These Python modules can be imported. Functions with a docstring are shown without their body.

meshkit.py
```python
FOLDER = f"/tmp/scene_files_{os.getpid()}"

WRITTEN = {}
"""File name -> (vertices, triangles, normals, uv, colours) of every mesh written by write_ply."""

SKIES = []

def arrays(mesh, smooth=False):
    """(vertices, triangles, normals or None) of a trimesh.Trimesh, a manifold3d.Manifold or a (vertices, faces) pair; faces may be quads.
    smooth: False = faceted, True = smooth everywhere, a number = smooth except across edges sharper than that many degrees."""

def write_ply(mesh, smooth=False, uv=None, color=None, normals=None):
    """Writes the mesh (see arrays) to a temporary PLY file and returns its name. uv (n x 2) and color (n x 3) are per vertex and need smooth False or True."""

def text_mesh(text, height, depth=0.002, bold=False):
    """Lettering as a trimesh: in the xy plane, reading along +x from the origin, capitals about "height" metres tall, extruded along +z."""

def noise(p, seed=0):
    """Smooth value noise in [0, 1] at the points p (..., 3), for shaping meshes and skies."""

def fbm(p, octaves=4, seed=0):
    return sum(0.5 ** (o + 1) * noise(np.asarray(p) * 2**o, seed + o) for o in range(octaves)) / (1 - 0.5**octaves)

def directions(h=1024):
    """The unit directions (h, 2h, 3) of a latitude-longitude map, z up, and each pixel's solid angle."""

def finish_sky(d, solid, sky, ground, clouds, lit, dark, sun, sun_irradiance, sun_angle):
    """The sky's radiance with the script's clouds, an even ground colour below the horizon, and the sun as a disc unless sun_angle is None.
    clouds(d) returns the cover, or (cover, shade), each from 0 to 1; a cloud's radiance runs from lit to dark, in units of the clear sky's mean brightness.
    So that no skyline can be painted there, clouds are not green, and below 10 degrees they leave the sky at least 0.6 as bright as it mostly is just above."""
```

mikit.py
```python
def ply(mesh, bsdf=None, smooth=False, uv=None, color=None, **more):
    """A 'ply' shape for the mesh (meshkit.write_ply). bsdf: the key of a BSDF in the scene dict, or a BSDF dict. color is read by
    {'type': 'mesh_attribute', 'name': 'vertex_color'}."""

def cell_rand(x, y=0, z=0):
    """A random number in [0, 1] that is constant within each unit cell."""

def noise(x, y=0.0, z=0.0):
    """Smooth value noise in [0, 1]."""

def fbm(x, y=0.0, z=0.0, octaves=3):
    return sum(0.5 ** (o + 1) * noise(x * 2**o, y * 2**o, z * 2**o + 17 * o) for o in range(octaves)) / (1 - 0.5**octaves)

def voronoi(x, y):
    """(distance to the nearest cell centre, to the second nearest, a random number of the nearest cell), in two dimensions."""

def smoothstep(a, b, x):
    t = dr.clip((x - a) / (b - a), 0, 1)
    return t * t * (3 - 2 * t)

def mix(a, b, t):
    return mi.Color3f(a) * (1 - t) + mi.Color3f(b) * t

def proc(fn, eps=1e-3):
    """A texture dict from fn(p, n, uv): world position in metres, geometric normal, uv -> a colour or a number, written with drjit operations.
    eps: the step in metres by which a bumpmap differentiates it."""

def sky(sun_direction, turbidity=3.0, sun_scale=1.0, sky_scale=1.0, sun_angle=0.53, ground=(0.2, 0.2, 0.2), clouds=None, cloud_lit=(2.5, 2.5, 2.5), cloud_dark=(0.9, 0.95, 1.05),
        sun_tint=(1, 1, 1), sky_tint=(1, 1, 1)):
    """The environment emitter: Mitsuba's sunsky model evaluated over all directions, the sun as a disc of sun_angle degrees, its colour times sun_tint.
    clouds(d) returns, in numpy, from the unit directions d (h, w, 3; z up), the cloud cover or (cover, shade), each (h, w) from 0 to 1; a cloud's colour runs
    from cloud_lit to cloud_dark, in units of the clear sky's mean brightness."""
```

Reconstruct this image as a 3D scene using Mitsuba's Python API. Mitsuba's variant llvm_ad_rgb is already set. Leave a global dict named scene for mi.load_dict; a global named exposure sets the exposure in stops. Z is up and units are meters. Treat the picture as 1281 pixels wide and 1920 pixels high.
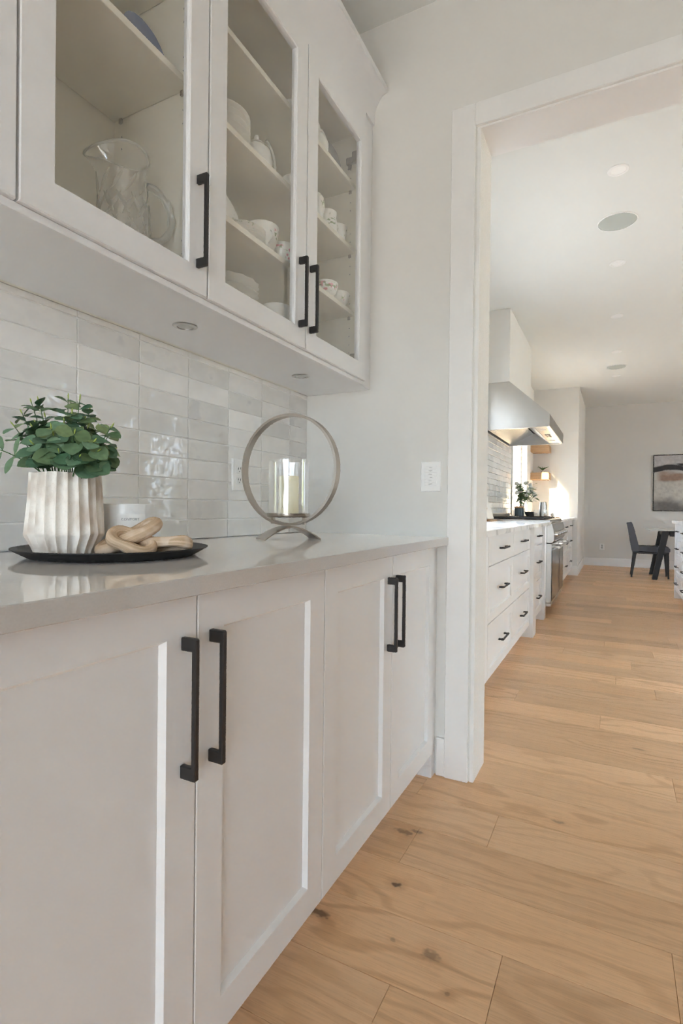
import math, random
import numpy as np, trimesh, drjit as dr
import mitsuba as mi
import mikit, meshkit
from mikit import proc, noise, fbm, voronoi, cell_rand, smoothstep, mix
from shapely.geometry import Polygon, box as sbox
import manifold3d as m3
T = mi.ScalarTransform4f
PI = math.pi
rng = random.Random(7)
scene = {'type': 'scene'}
labels = {}
exposure = 5.42

# ---------------------------------------------------------------- camera
CAM = np.array([1.20765, 0.0, 1.01949])
YAW, PITCH, ROLL, FPX, W, H = 0.47380855, -0.00675377, 0.01104222, 1001.12, 1281, 1920
_f = np.array([-math.sin(YAW)*math.cos(PITCH), math.cos(YAW)*math.cos(PITCH), math.sin(PITCH)])
_r = np.array([math.cos(YAW), math.sin(YAW), 0.0])
_u = np.cross(_r, _f)
_u2 = math.cos(ROLL)*_u - math.sin(ROLL)*_r
scene['camera'] = {'type': 'perspective', 'fov': math.degrees(2*math.atan(W/2/FPX)), 'fov_axis': 'x', 'near_clip': 0.02, 'far_clip': 200.0,
    'to_world': T().look_at(origin=CAM.tolist(), target=(CAM+_f).tolist(), up=_u2.tolist())}

# ---------------------------------------------------------------- daylight
def cloud_cover(d):
    n = meshkit.fbm(d*np.array([3.0, 3.0, 6.0]), 4, 3)
    return np.clip(0.72+0.5*(n-0.5), 0, 1), np.clip(0.45+1.1*(n-0.5), 0, 1)
scene['sky'] = mikit.sky((-0.33, -1.0, 0.45), turbidity=3.0, sun_scale=1.0, sky_scale=1.0, sun_angle=3.2, ground=(0.40, 0.425, 0.44),
    clouds=cloud_cover, cloud_lit=(2.10, 2.46, 2.90), cloud_dark=(1.38, 1.64, 2.02), sky_tint=(.92, 1.02, 1.18))

# ---------------------------------------------------------------- materials
def P(key, color, rough=0.5, spec=0.5, metallic=0.0, two=False, bump=None, scale=1.0, **kw):
    b = {'type': 'principled', 'base_color': color if isinstance(color, dict) else {'type': 'rgb', 'value': list(color)}, 'roughness': rough, 'metallic': metallic, **kw}
    if metallic == 0: b['specular'] = spec
    if bump is not None: b = {'type': 'bumpmap', 'tex': bump, 'scale': scale, 'bsdf': b}
    if two: b = {'type': 'twosided', 'bsdf': b}
    scene[key] = b
    return key
def rgb(*c): return {'type': 'rgb', 'value': list(c)}

P('m_wall', (.69, .68, .65), .75, .3, two=True)
P('m_ceiling', (.70, .712, .69), .8, .25, two=True)
P('m_trim', (.755, .75, .735), .32, .5)
P('m_cabinet', (.69, .695, .70), .32, .5)
P('m_cabinet_inside', (.70, .68, .60), .4, .4)
P('m_kitchen_cabinet', (.74, .745, .745), .3, .5)
P('m_black', (.016, .015, .015), .38, .5)
P('m_black_satin', (.012, .012, .012), .42, .4)
P('m_steel', (.60, .59, .57), .24, metallic=1.0)
P('m_chrome', (.72, .71, .70), .10, metallic=1.0)
P('m_brushed', (.47, .42, .365), .19, metallic=1.0)
P('m_hinge', (.42, .40, .37), .3, metallic=1.0)
P('m_dark_gap', (.02, .02, .02), .8, .2)
P('m_china', (.80, .80, .76), .12, .6, clearcoat=.6, clearcoat_gloss=.95)
P('m_white_plastic', (.80, .80, .79), .35, .5)
P('m_grey_print', (.32, .32, .32), .6, .3)
P('m_dark_print', (.10, .10, .10), .6, .3)
P('m_wax', (.80, .76, .56), .5, .4)
P('m_wick', (.06, .05, .04), .8, .2)
P('m_jar', (.78, .79, .78), .22, .5)
P('m_label', (.84, .84, .82), .6, .3)
P('m_glaze_blue', (.16, .20, .30), .2, .6)
P('m_glaze_grey', (.45, .45, .43), .25, .5)
P('m_bowl_dark', (.035, .045, .055), .3, .5)
P('m_canister', (.04, .075, .10), .25, .6)
P('m_chair', (.075, .078, .088), .6, .4)
P('m_chair_leg', (.012, .012, .013), .4, .4)
P('m_table_top', (.50, .49, .46), .22, .5)
P('m_speaker', (.44, .47, .44), .8, .2)
P('m_grout', (.76, .755, .745), .9, .2)
P('m_grout_dark', (.22, .22, .215), .9, .2)
P('m_subfloor', (.16, .10, .06), .9, .1)
P('m_added_wainscot', (.24, .20, .17), .5, .4)
P('m_oven_glass', (.012, .011, .010), .04, .9)
P('m_flower', (.80, .80, .74), .7, .2, two=True)
P('m_flower_centre', (.62, .60, .30), .7, .2)
P('m_stem', (.06, .12, .045), .6, .3)
P('m_dark_wood', (.02, .018, .016), .5, .4)
P('m_bud', (.33, .42, .10), .5, .4, two=True)
P('m_white_board', (.83, .82, .80), .3, .5)
P('m_gold', (.72, .52, .26), .25, metallic=1.0)
P('m_ground', (.30, .31, .22), .9, .1)
P('m_unseen_tree', (.17, .22, .08), .9, .1)
scene['m_pane'] = {'type': 'thindielectric', 'int_ior': 1.5}
scene['m_glass'] = {'type': 'dielectric', 'int_ior': 1.5, 'ext_ior': 1.0}
scene['m_glass_thin'] = {'type': 'thindielectric', 'int_ior': 1.5}
scene['m_frost'] = {'type': 'principledthin', 'base_color': rgb(.66, .65, .60), 'roughness': .12, 'spec_trans': .45, 'diff_trans': .5, 'eta': 1.5}
scene['m_crystal'] = {'type': 'principled', 'base_color': rgb(.90, .91, .88), 'roughness': .04, 'spec_trans': .82, 'eta': 1.5}

def wood_floor(p, n, uv):
    a, b = uv.x, uv.y
    X, Y = p.x + a*53.0, p.y + b*17.0
    warp = fbm(X*1.1, Y*4.0, a*9.0, 3)
    rings = dr.sin(6.2832*(Y*13.0 + 7.0*warp + 1.6*fbm(X*5.0, Y*16.0, 5.0, 2) + a*3.0))
    fine = fbm(X*9.0, Y*210.0, 3.0, 3)
    pores = smoothstep(.62, .82, noise(X*30.0, Y*640.0, 7.0))
    tone = fbm(X*.9, Y*4.0, 11.0, 2)
    c = mix((.640, .395, .215), (.725, .478, .285), tone)
    c = c*(.88 + .22*a)
    c = mix(c, c*mi.Color3f(.84, .79, .73), smoothstep(.2, 1.0, rings)*(.38 + .60*b)*smoothstep(.22, .60, warp))
    c = c*(.92 + .16*fine)
    c = mix(c, c*mi.Color3f(.78, .72, .66), pores*.30)
    for (kx, ky, sx, sy, w) in ((.692, 1.357, .018, .012, .9), (.846, 1.178, .030, .020, .55), (.628, 1.590, .036, .018, .6), (.664, 1.610, .022, .011, .5), (.545, 1.170, .055, .014, .8), (1.056, 1.88, .030, .010, .4), (1.31, 2.62, .03, .012, .35), (.752, 1.18, .010, .008, .4), (.905, 1.10, .008, .008, .45)):
        d = dr.sqrt(dr.square((p.x-kx)/sx) + dr.square((p.y-ky)/sy)) + .5*(noise(p.x*120, p.y*160, 1.0)-.5)
        c = mix(c, mi.Color3f(.13, .075, .04), w*smoothstep(1.0, .35, d))
        c = mix(c, c*mi.Color3f(.78, .70, .62), .6*w*smoothstep(2.6, .8, d))
    return c
P('m_floor', proc(wood_floor), .36, .42)

def tile_bump(p, n, uv):
    s = uv.x*31.0
    return .0016*fbm(p.y*26 + s, p.z*26, s, 2) + .0005*noise(p.y*95 + s, p.z*95, s)
def tile_color(p, n, uv):
    s = uv.x*31.0
    v = fbm(p.y*16 + s, p.z*22 + s, s, 3)
    c = mix((.66, .655, .635), (.80, .79, .77), uv.y)
    return c*(.90 + .2*v) - mi.Color3f(.12, .115, .10)*smoothstep(.60, .72, v)*(1-uv.y)
P('m_tile', proc(tile_color), .09, .6, bump=proc(tile_bump, 5e-4), scale=1.0)

def quartz(p, n, uv):
    f = fbm(p.x*420, p.y*420, p.z*420, 2)
    return mi.Color3f(.50, .485, .47)*(.96 + .08*f)
P('m_quartz', proc(quartz), .03, .62)
def marble(p, n, uv):
    w = fbm(p.x*3, p.y*3, p.z*3, 3)
    v = dr.abs(dr.sin(6.0*(p.y*1.6 + p.x*.9 + 2.2*w)))
    return mix((.60, .60, .60), (.80, .80, .79), smoothstep(.0, .55, v))
P('m_marble', proc(marble), .08, .55)

def shelf_wood(p, n, uv):
    g = fbm(p.x*7, p.y*60, p.z*90, 3)
    return mix((.40, .23, .12), (.60, .40, .23), g)
P('m_shelf_wood', proc(shelf_wood), .45, .4)
def raw_wood(p, n, uv):
    g = fbm(uv.x*3.0 + p.z*4, uv.y*26.0, 2.0, 3)
    r = smoothstep(.55, .75, fbm(p.x*40, p.y*40, p.z*40, 2))
    c = mix((.36, .235, .135), (.68, .52, .37), g)
    return mix(c, (.70, .58, .47), r*.55)
P('m_raw_wood', proc(raw_wood), .6, .3)
def pot_color(p, n, uv):
    s = fbm(p.x*380, p.y*380, p.z*380, 3)
    b = fbm(p.x*28, p.y*28, p.z*20, 3)
    c = mix((.60, .52, .45), (.86, .82, .76), smoothstep(.30, .62, b))
    return mix(c, (.52, .44, .38), .22*smoothstep(.55, .74, s))
P('m_pot', proc(pot_color), .8, .2)
def leaf_color(p, n, uv):
    g = noise(p.x*160, p.y*160, p.z*160)
    c = mix((.036, .100, .050), (.130, .230, .140), uv.x)
    c = mix(c, (.24, .29, .10), uv.y)
    return c*(.85 + .3*g)
P('m_leaf', proc(leaf_color), .48, .4, two=True)
def rose_china(p, n, uv):
    band = smoothstep(.30, .42, uv.y)*smoothstep(.94, .84, uv.y)
    patch = smoothstep(.50, .60, noise(p.x*34 + 3, p.y*34, p.z*24))
    pk = smoothstep(.56, .64, noise(p.x*120, p.y*120, p.z*120))*band*patch
    gr = smoothstep(.60, .68, noise(p.x*130 + 9, p.y*130 + 4, p.z*130 + 2))*band*patch
    c = mix((.80, .80, .76), (.62, .16, .24), pk*.85*uv.x)
    return mix(c, (.22, .30, .13), gr*.75)
P('m_rose_china', proc(rose_china), .12, .6, clearcoat=.6, clearcoat_gloss=.95)
def canvas(p, n, uv):
    x, z = (p.x-1.806)/1.0, (p.z-1.035)/1.0
    w = fbm(x*4, z*7, 1.0, 3)
    c = mix((.55, .53, .49), (.50, .49, .50), smoothstep(.60, .78, z))
    c = mix(c, (.19, .18, .17), smoothstep(.30, .02, z + .25*(w-.5)))
    c = mix(c, (.34, .24, .19), smoothstep(.10, .03, dr.abs(z-.62+.10*(w-.5) + .06*x))*smoothstep(.02, .15, x)*smoothstep(.62, .42, x))
    c = mix(c, (.055, .055, .06), smoothstep(.055, .03, dr.abs(z-.735-.06*(w-.5) - .05*dr.sin(x*6.5))))
    c = mix(c, (.06, .06, .065), smoothstep(.025, .012, dr.abs(z-.835+.04*x + .05*(w-.5)))*smoothstep(.30, .42, x))
    return c*(.85 + .3*fbm(x*30, z*30, 3.0, 2))
P('m_canvas', proc(canvas), .8, .2)

# ---------------------------------------------------------------- helpers
_used = {}
def numbered(base):
    k = _used.get(base, -1) + 1
    _used[base] = k
    return base if k == 0 else '%s_%03d' % (base, k)
def part(parent, name, mesh, m, smooth=False, **kw):
    key = numbered(parent + '__' + name)
    scene[key] = mikit.ply(mesh, m, smooth, **kw) if not isinstance(mesh, dict) else mesh
    return key
def thing(name, label, cat, group=None, mesh=None, m=None, smooth=False, kind=None):
    key = numbered(name)
    labels[key] = {'label': label, 'category': cat}
    if group: labels[key]['group'] = group
    if kind: labels[key]['kind'] = kind
    if mesh is not None: scene[key] = mikit.ply(mesh, m, smooth)
    return key
def struct(name, mesh, m, label, cat, smooth=False):
    key = thing(name, label, cat, None, mesh, m, smooth, 'structure')
    return key
def plabel(key, label): labels[key] = {'label': label}

def cat(*ms): return trimesh.util.concatenate([m for m in ms])
def bx(x0, x1, y0, y1, z0, z1, b=0.0):
    if b <= 0:
        m = trimesh.creation.box((x1-x0, y1-y0, z1-z0))
        m.apply_translation(((x0+x1)/2, (y0+y1)/2, (z0+z1)/2))
        return m
    b = min(b, .49*min(x1-x0, y1-y0, z1-z0))
    c, h = np.array([(x0+x1)/2, (y0+y1)/2, (z0+z1)/2]), np.array([x1-x0, y1-y0, z1-z0])/2
    pts = []
    for s in np.ndindex(2, 2, 2):
        s = np.array(s)*2-1
        for a in range(3):
            q = h-b; q[a] = h[a]
            pts.append(c + s*q)
    return trimesh.convex.convex_hull(np.array(pts))
def tf(m, M): m = m.copy(); m.apply_transform(M); return m
def mv(m, x=0, y=0, z=0): m = m.copy(); m.apply_translation((x, y, z)); return m
def rotz(a): return trimesh.transformations.rotation_matrix(a, (0, 0, 1))
def roty(a): return trimesh.transformations.rotation_matrix(a, (0, 1, 0))
def rotx(a): return trimesh.transformations.rotation_matrix(a, (1, 0, 0))
def frame(o, ex, ey, ez):
    M = np.eye(4); M[:3, 0], M[:3, 1], M[:3, 2], M[:3, 3] = ex, ey, ez, o
    return M
def lathe(prof, n=48):
    m = trimesh.creation.revolve(np.array(prof, float), sections=n)
    if m.volume < 0: m.invert()
    return m
def extr(pts, d, holes=None): return trimesh.creation.extrude_polygon(Polygon(pts, holes), d, engine='earcut')
def extr_y(pts_xz, y0, y1):      # profile in x,z extruded along y
    m = extr([(z, x) for x, z in pts_xz], y1-y0)
    return tf(m, frame((0, y0, 0), (0, 0, 1), (1, 0, 0), (0, 1, 0)))
def extr_x(pts_yz, x0, x1, holes=None):
    m = extr(pts_yz, x1-x0, holes)
    return tf(m, frame((x0, 0, 0), (0, 1, 0), (0, 0, 1), (1, 0, 0)))
def wall_y(pts_xz, y0, y1, holes=None):   # wall in x,z with holes, thick in y
    m = extr([(z, x) for x, z in pts_xz], y1-y0, None if holes is None else [[(z, x) for x, z in h] for h in holes])
    return tf(m, frame((0, y0, 0), (0, 0, 1), (1, 0, 0), (0, 1, 0)))
def rect(a0, a1, b0, b1): return [(a0, b0), (a1, b0), (a1, b1), (a0, b1)]
def tube(path, r, n=10, closed=False, caps=True, up=None, sec=None):
    path = np.array(path, float); k = len(path)
    rr = np.broadcast_to(np.asarray(r, float), (k,))
    tan = (np.roll(path, -1, 0)-np.roll(path, 1, 0)) if closed else np.gradient(path, axis=0)
    tan /= np.linalg.norm(tan, axis=1, keepdims=True)
    ref = np.array(up if up is not None else ((0, 0, 1) if abs(tan[0][2]) < .9 else (1, 0, 0)), float)
    V, uvs, u = [], [], None
    if sec is None: sec = [(math.cos(2*PI*j/n), math.sin(2*PI*j/n)) for j in range(n)]
    n = len(sec)
    for i in range(k):
        if u is None or up is not None: u = ref
        u = u - tan[i]*(u@tan[i]); u /= np.linalg.norm(u)
        w = np.cross(tan[i], u)
        for j, (a, b) in enumerate(sec):
            V.append(path[i] + rr[i]*(u*a + w*b)); uvs.append((i/max(1, k-1), j/n))
    F = []
    for i in range(k if closed else k-1):
        for j in range(n):
            a, b = i*n+j, i*n+(j+1) % n
            c, d = ((i+1) % k)*n+j, ((i+1) % k)*n+(j+1) % n
            F += [(a, b, d), (a, d, c)]
    if not closed and caps:
        V += [path[0], path[-1]]; uvs += [(0, 0), (1, 0)]
        for j in range(n):
            F += [(k*n, (j+1) % n, j), (k*n+1, (k-1)*n+j, (k-1)*n+(j+1) % n)]
    m = trimesh.Trimesh(np.array(V), np.array(F), process=False)
    m.metadata['uv'] = np.array(uvs)
    return m
def fixn(m): trimesh.repair.fix_normals(m); return m
def ringdoor(w, h, layers, closed_back=True):
    """Concentric rectangles (inset, depth) joined; last one filled. u right, v up, depth outward."""
    V, F = [], []
    for ins, d in layers:
        i = ins if isinstance(ins, tuple) else (ins, ins)
        V += [(i[0], i[1], d), (w-i[0], i[1], d), (w-i[0], h-i[1], d), (i[0], h-i[1], d)]
    L = len(layers)
    for l in range(L-1):
        for j in range(4):
            a, b, c, d = l*4+j, l*4+(j+1) % 4, (l+1)*4+(j+1) % 4, (l+1)*4+j
            F += [(a, b, c), (a, c, d)]
    if closed_back:
        F += [(0, 2, 1), (0, 3, 2)]
        q = (L-1)*4
        F += [(q, q+1, q+2), (q, q+2, q+3)]
    else:
        for j in range(4):
            a, b, c, d = (L-1)*4+j, (L-1)*4+(j+1) % 4, (j+1) % 4, j
            F += [(a, b, c), (a, c, d)]
    return trimesh.Trimesh(np.array(V, float), np.array(F), process=False)
FX = lambda x, y, z: frame((x, y, z), (0, 1, 0), (0, 0, 1), (1, 0, 0))           # faces +x, width along +y
FMX = lambda x, y, z: frame((x, y, z), (0, -1, 0), (0, 0, 1), (-1, 0, 0))        # faces -x, width along -y
FMY = lambda x, y, z: frame((x, y, z), (1, 0, 0), (0, 0, 1), (0, -1, 0))         # faces -y, width along +x
def shaker(w, h, t=.019, st=.065, rl=.067, ch=.0065, rec=.011):
    return ringdoor(w, h, [(0, 0), (0, t-.0015), (.0015, t), ((st, rl), t), ((st+ch, rl+ch), t-rec)])
def slab(w, h, t=.019): return ringdoor(w, h, [(0, 0), (0, t-.0015), (.0015, t)])
def glassframe(w, h, t=.020, st=.061, rl=.061):
    return ringdoor(w, h, [(0, 0), (0, t-.002), (.002, t), ((st, rl), t), ((st+.003, rl+.003), t-.003), ((st+.003, rl+.003), 0)], False)
def bar_handle(length, proj=.031, t=.010, post=.021):
    """Along +v from origin, thin in u, outwards in w."""
    a = bx(-t/2, t/2, 0, post, 0, proj, .0018)
    b = bx(-t/2, t/2, length-post, length, 0, proj, .0018)
    c = bx(-t/2, t/2, .001, length-.001, proj-.0085, proj+.0005, .0016)
    return cat(a, b, c)
def handle_h(length, proj=.031):  # horizontal: along +u
    return tf(bar_handle(length, proj), frame((0, 0, 0), (0, -1, 0), (1, 0, 0), (0, 0, 1)))

# ================================================================ SETTING
CEIL, YD, YK, XS = 2.98, 2.0, 2.175, 0.68        # ceiling, doorway wall faces, stub wall width
WIN_A, WIN_B = (2.95, 4.94, 1.00, 2.30), (7.20, 8.42, 1.02, 2.20)
# floor: a sub-floor and every plank
fl = struct('floor', bx(-.15, 6.6, -1.95, 11.3, -.08, -.013), 'm_subfloor', 'wide oak plank floor running across the pantry and kitchen', 'floor')
JOINTS = {1.635: .875, 1.445: .665, 1.255: 1.337, 1.065: .991, .875: .791, 2.205: 1.414, 2.775: 1.155, 2.585: 1.66, 3.345: 1.42, 1.825: 2.35, 2.015: 2.05}
row = 1.635 - .19*28
while row < 11.2:
    y0, y1 = row, min(row+.19, 11.3)
    j0 = next((v for k, v in JOINTS.items() if abs(k-row) < .01), None)
    L = 1.9 + .6*rng.random()
    xj = (j0 if j0 is not None else .2+2.0*rng.random())
    cuts = [xj]
    while cuts[-1] < 6.5: cuts.append(cuts[-1] + 1.6 + .7*rng.random())
    while cuts[0] > -.1: cuts.insert(0, cuts[0] - 1.6 - .7*rng.random())
    near = y0 > -.2
    for a, b in zip(cuts[:-1], cuts[1:]):
        a, b = max(a, -.14), min(b, 6.58)
        if b-a < .05: continue
        ra, rb = rng.random(), rng.random()
        if y1 < -.6 or (a > 2.6 and y1 < 2.0): continue
        m = bx(a+.0004, b-.0004, y0+.0004, y1-.0004, -.013, 0, .0007)
        scene[numbered('floor__plank')] = mikit.ply(m, 'm_floor', False, uv=np.tile([[ra, rb]], (len(m.vertices), 1)))
    row = round(row+.19, 4)
# planks far behind the camera are one part
bk = cat(*[bx(a+.0006, a+2.0, -1.785+.19*i, -1.785+.19*i+.1888, -.013, 0) for i in range(6) for a in (-.1, 1.9 if i % 2 else 1.5)])
scene['floor__rear_planks'] = mikit.ply(bk, 'm_floor', False, uv=np.tile([[.5, .4]], (len(bk.vertices), 1)))
labels['floor__rear_planks'] = {'kind': 'stuff', 'label': 'oak planks behind the viewer'}

struct('ceiling', bx(-.2, 6.7, -1.96, 11.4, CEIL, CEIL+.12), 'm_ceiling', 'flat off-white ceiling over the pantry and kitchen', 'ceiling')
wl = struct('wall_left', extr_x(rect(-1.96, 11.3, 0, CEIL), -.16, 0, [rect(*WIN_A), rect(*WIN_B)]), 'm_wall', 'long wall behind the cabinets, with pale tile between counter and upper cabinets', 'wall')
struct('wall_middle', wall_y([(0, 0), (.748, 0), (.748, 2.446), (2.05, 2.446), (2.05, 0), (6.6, 0), (6.6, CEIL), (0, CEIL)], YD, YK), 'm_wall', 'warm white wall with the wide doorway into the kitchen', 'wall')
struct('wall_far', wall_y(rect(-.16, 6.7, 0, CEIL), 11.11, 11.26), 'm_wall', 'beige wall behind the dining table at the far end', 'wall')
struct('wall_corner', bx(0, XS, 9.2, 11.11, 0, CEIL), 'm_wall', 'projecting white wall at the end of the kitchen counter', 'wall')
struct('wall_side', extr_x(rect(2.0, 11.3, 0, CEIL), 6.5, 6.65, [rect(2.6, 5.9, .10, 2.55), rect(7.4, 8.2, .90, 2.20)]), 'm_wall', 'kitchen wall on the window side, outside the picture', 'wall')
struct('wall_right', extr_x(rect(-1.96, 2.0, 0, CEIL), 2.40, 2.55), 'm_wall', 'pantry wall on the right, outside the picture', 'wall')
struct('trim_20', bx(2.30, 2.399, -1.75, 1.85, 0, 1.05, .004), 'm_added_wainscot', 'added brown wainscot out of view, darkening the lower cabinet doors', 'wainscot')  # added dark panel, cuts the light bounced onto the lower doors
struct('wall_rear', wall_y(rect(0, 2.40, 0, CEIL), -1.96, -1.80, [rect(.10, 2.32, .06, 2.06)]), 'm_wall', 'unseen pantry wall behind the viewer, around the glass door that lights the pantry', 'wall')
struct('ceiling_unseen_roof', bx(-4.0, 7.0, -7.6, -1.97, 2.62, 2.74), 'm_ceiling', 'unseen flat roof out of view behind the viewer, keeping sun out of the pantry', 'unseen roof')  # unseen roof, shades the rear glass from sun and high sky

for i, (tx_, ty_, tr_, tz_) in enumerate(((11.5, 2.2, 1.0, 1.6), (12.4, 5.0, 1.1, 2.1), (11.3, 8.0, .9, 1.4), (13.2, 11.4, 1.3, 2.2), (16.0, 7.4, 1.2, 1.7))):  # unseen trees, placed to dim and green the light from the right
    cr = trimesh.creation.icosphere(4, tr_); v = np.array(cr.vertices)
    v *= (.70+.6*meshkit.fbm(v*2.4+i*7, 3, 4))[:, None]; cr.vertices = v+np.array([tx_, ty_, tz_])
    gt = thing('unseen_tree', 'unseen leafy tree out of view, dimming the kitchen glass door, number %s from the pantry' % ['one', 'two', 'three', 'four', 'five'][i], 'tree', 'unseen trees')
    part(gt, 'crown', cr, 'm_unseen_tree', True)
    part(gt, 'trunk', mv(trimesh.creation.cylinder(.09, tz_, sections=10), tx_, ty_, tz_/2-.4), 'm_dark_wood')
struct('wall_added_sunblock', bx(-1.05, -.17, 2.28, 2.44, 0, 3.3), 'm_wall', 'added outside wall out of view, keeping sun off the nearer kitchen window', 'wall')  # added wall, blocks direct sun from the window before the range
# windows: frame and pane
def window_x(idx, x, w, label, t=.05, mull=None, inside=.0):
    y0, y1, z0, z1 = w
    k = numbered('window_%d' % idx)
    labels[k] = {'label': label, 'category': 'window', 'kind': 'structure'}
    fr = cat(bx(x-.03, x+.03, y0, y0+t, z0, z1), bx(x-.03, x+.03, y1-t, y1, z0, z1), bx(x-.03, x+.03, y0+t, y1-t, z0, z0+t), bx(x-.03, x+.03, y0+t, y1-t, z1-t, z1))
    part(k, 'frame', fr, 'm_trim')
    if mull:
        for mm in mull: part(k, 'mullion', bx(x-.025, x+.025, mm-.022, mm+.022, z0+t, z1-t), 'm_trim')
    ym = (y0+y1)/2
    pane = trimesh.Trimesh([(x, y0+t, z0+t), (x, y1-t, z0+t), (x, y1-t, z1-t), (x, y0+t, z1-t)], [(0, 1, 2), (0, 2, 3)], process=False)
    part(k, 'pane', pane, 'm_pane')
window_x(1, -.10, WIN_A, 'white framed window over the counter before the range', mull=[3.62, 4.28])
window_x(2, -.10, WIN_B, 'bright white framed window between the backsplash and the floating shelves', mull=None)
window_x(3, 6.57, (2.6, 5.9, .10, 2.55), 'unseen glass door out of view, lighting the kitchen from the right, nearer the pantry', mull=[4.25])  # unseen, sized to light the kitchen and show in the tiles
window_x(4, 6.57, (7.4, 8.2, .90, 2.20), 'unseen window out of view, lighting the kitchen from the right, nearer the dining table', mull=None)  # unseen, lights the dining end
k5 = numbered('window_5'); labels[k5] = {'label': 'unseen wide glass door out of view behind the viewer, lighting the pantry', 'category': 'window', 'kind': 'structure'}  # unseen opening, the main light of the pantry from behind
part(k5, 'frame', cat(bx(.10, .16, -1.91, -1.85, .06, 2.06), bx(2.26, 2.32, -1.91, -1.85, .06, 2.06), bx(.16, 2.26, -1.91, -1.85, .06, .14), bx(.16, 2.26, -1.91, -1.85, 2.00, 2.06), bx(1.18, 1.24, -1.91, -1.85, .14, 2.00)), 'm_trim')
part(k5, 'pane', trimesh.Trimesh([(.16, -1.88, .14), (2.26, -1.88, .14), (2.26, -1.88, 2.00), (.16, -1.88, 2.00)], [(0, 1, 2), (0, 2, 3)], process=False), 'm_pane')
# window casing on window 2 as seen past the backsplash
y0, y1, z0, z1 = WIN_B
def trim(mesh, label): return struct('trim_%d' % (1+sum(k.startswith('trim_') for k in labels)), mesh, 'm_trim', label, 'trim')
trim(cat(bx(0, .018, y0-.06, y0, z0-.06, z1+.07, .002), bx(0, .018, y1, y1+.06, z0-.06, z1+.07, .002), bx(0, .018, y0-.06, y1+.06, z1, z1+.08, .002)), 'white casing around the window beside the floating shelves')
y0, y1, z0, z1 = WIN_A
trim(cat(bx(0, .018, y0-.06, y0, z0-.06, z1+.07, .002), bx(0, .018, y1, y1+.06, z0-.06, z1+.07, .002), bx(0, .018, y0-.06, y1+.06, z1, z1+.08, .002)), 'white casing around the window hidden behind the doorway wall')
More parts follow.
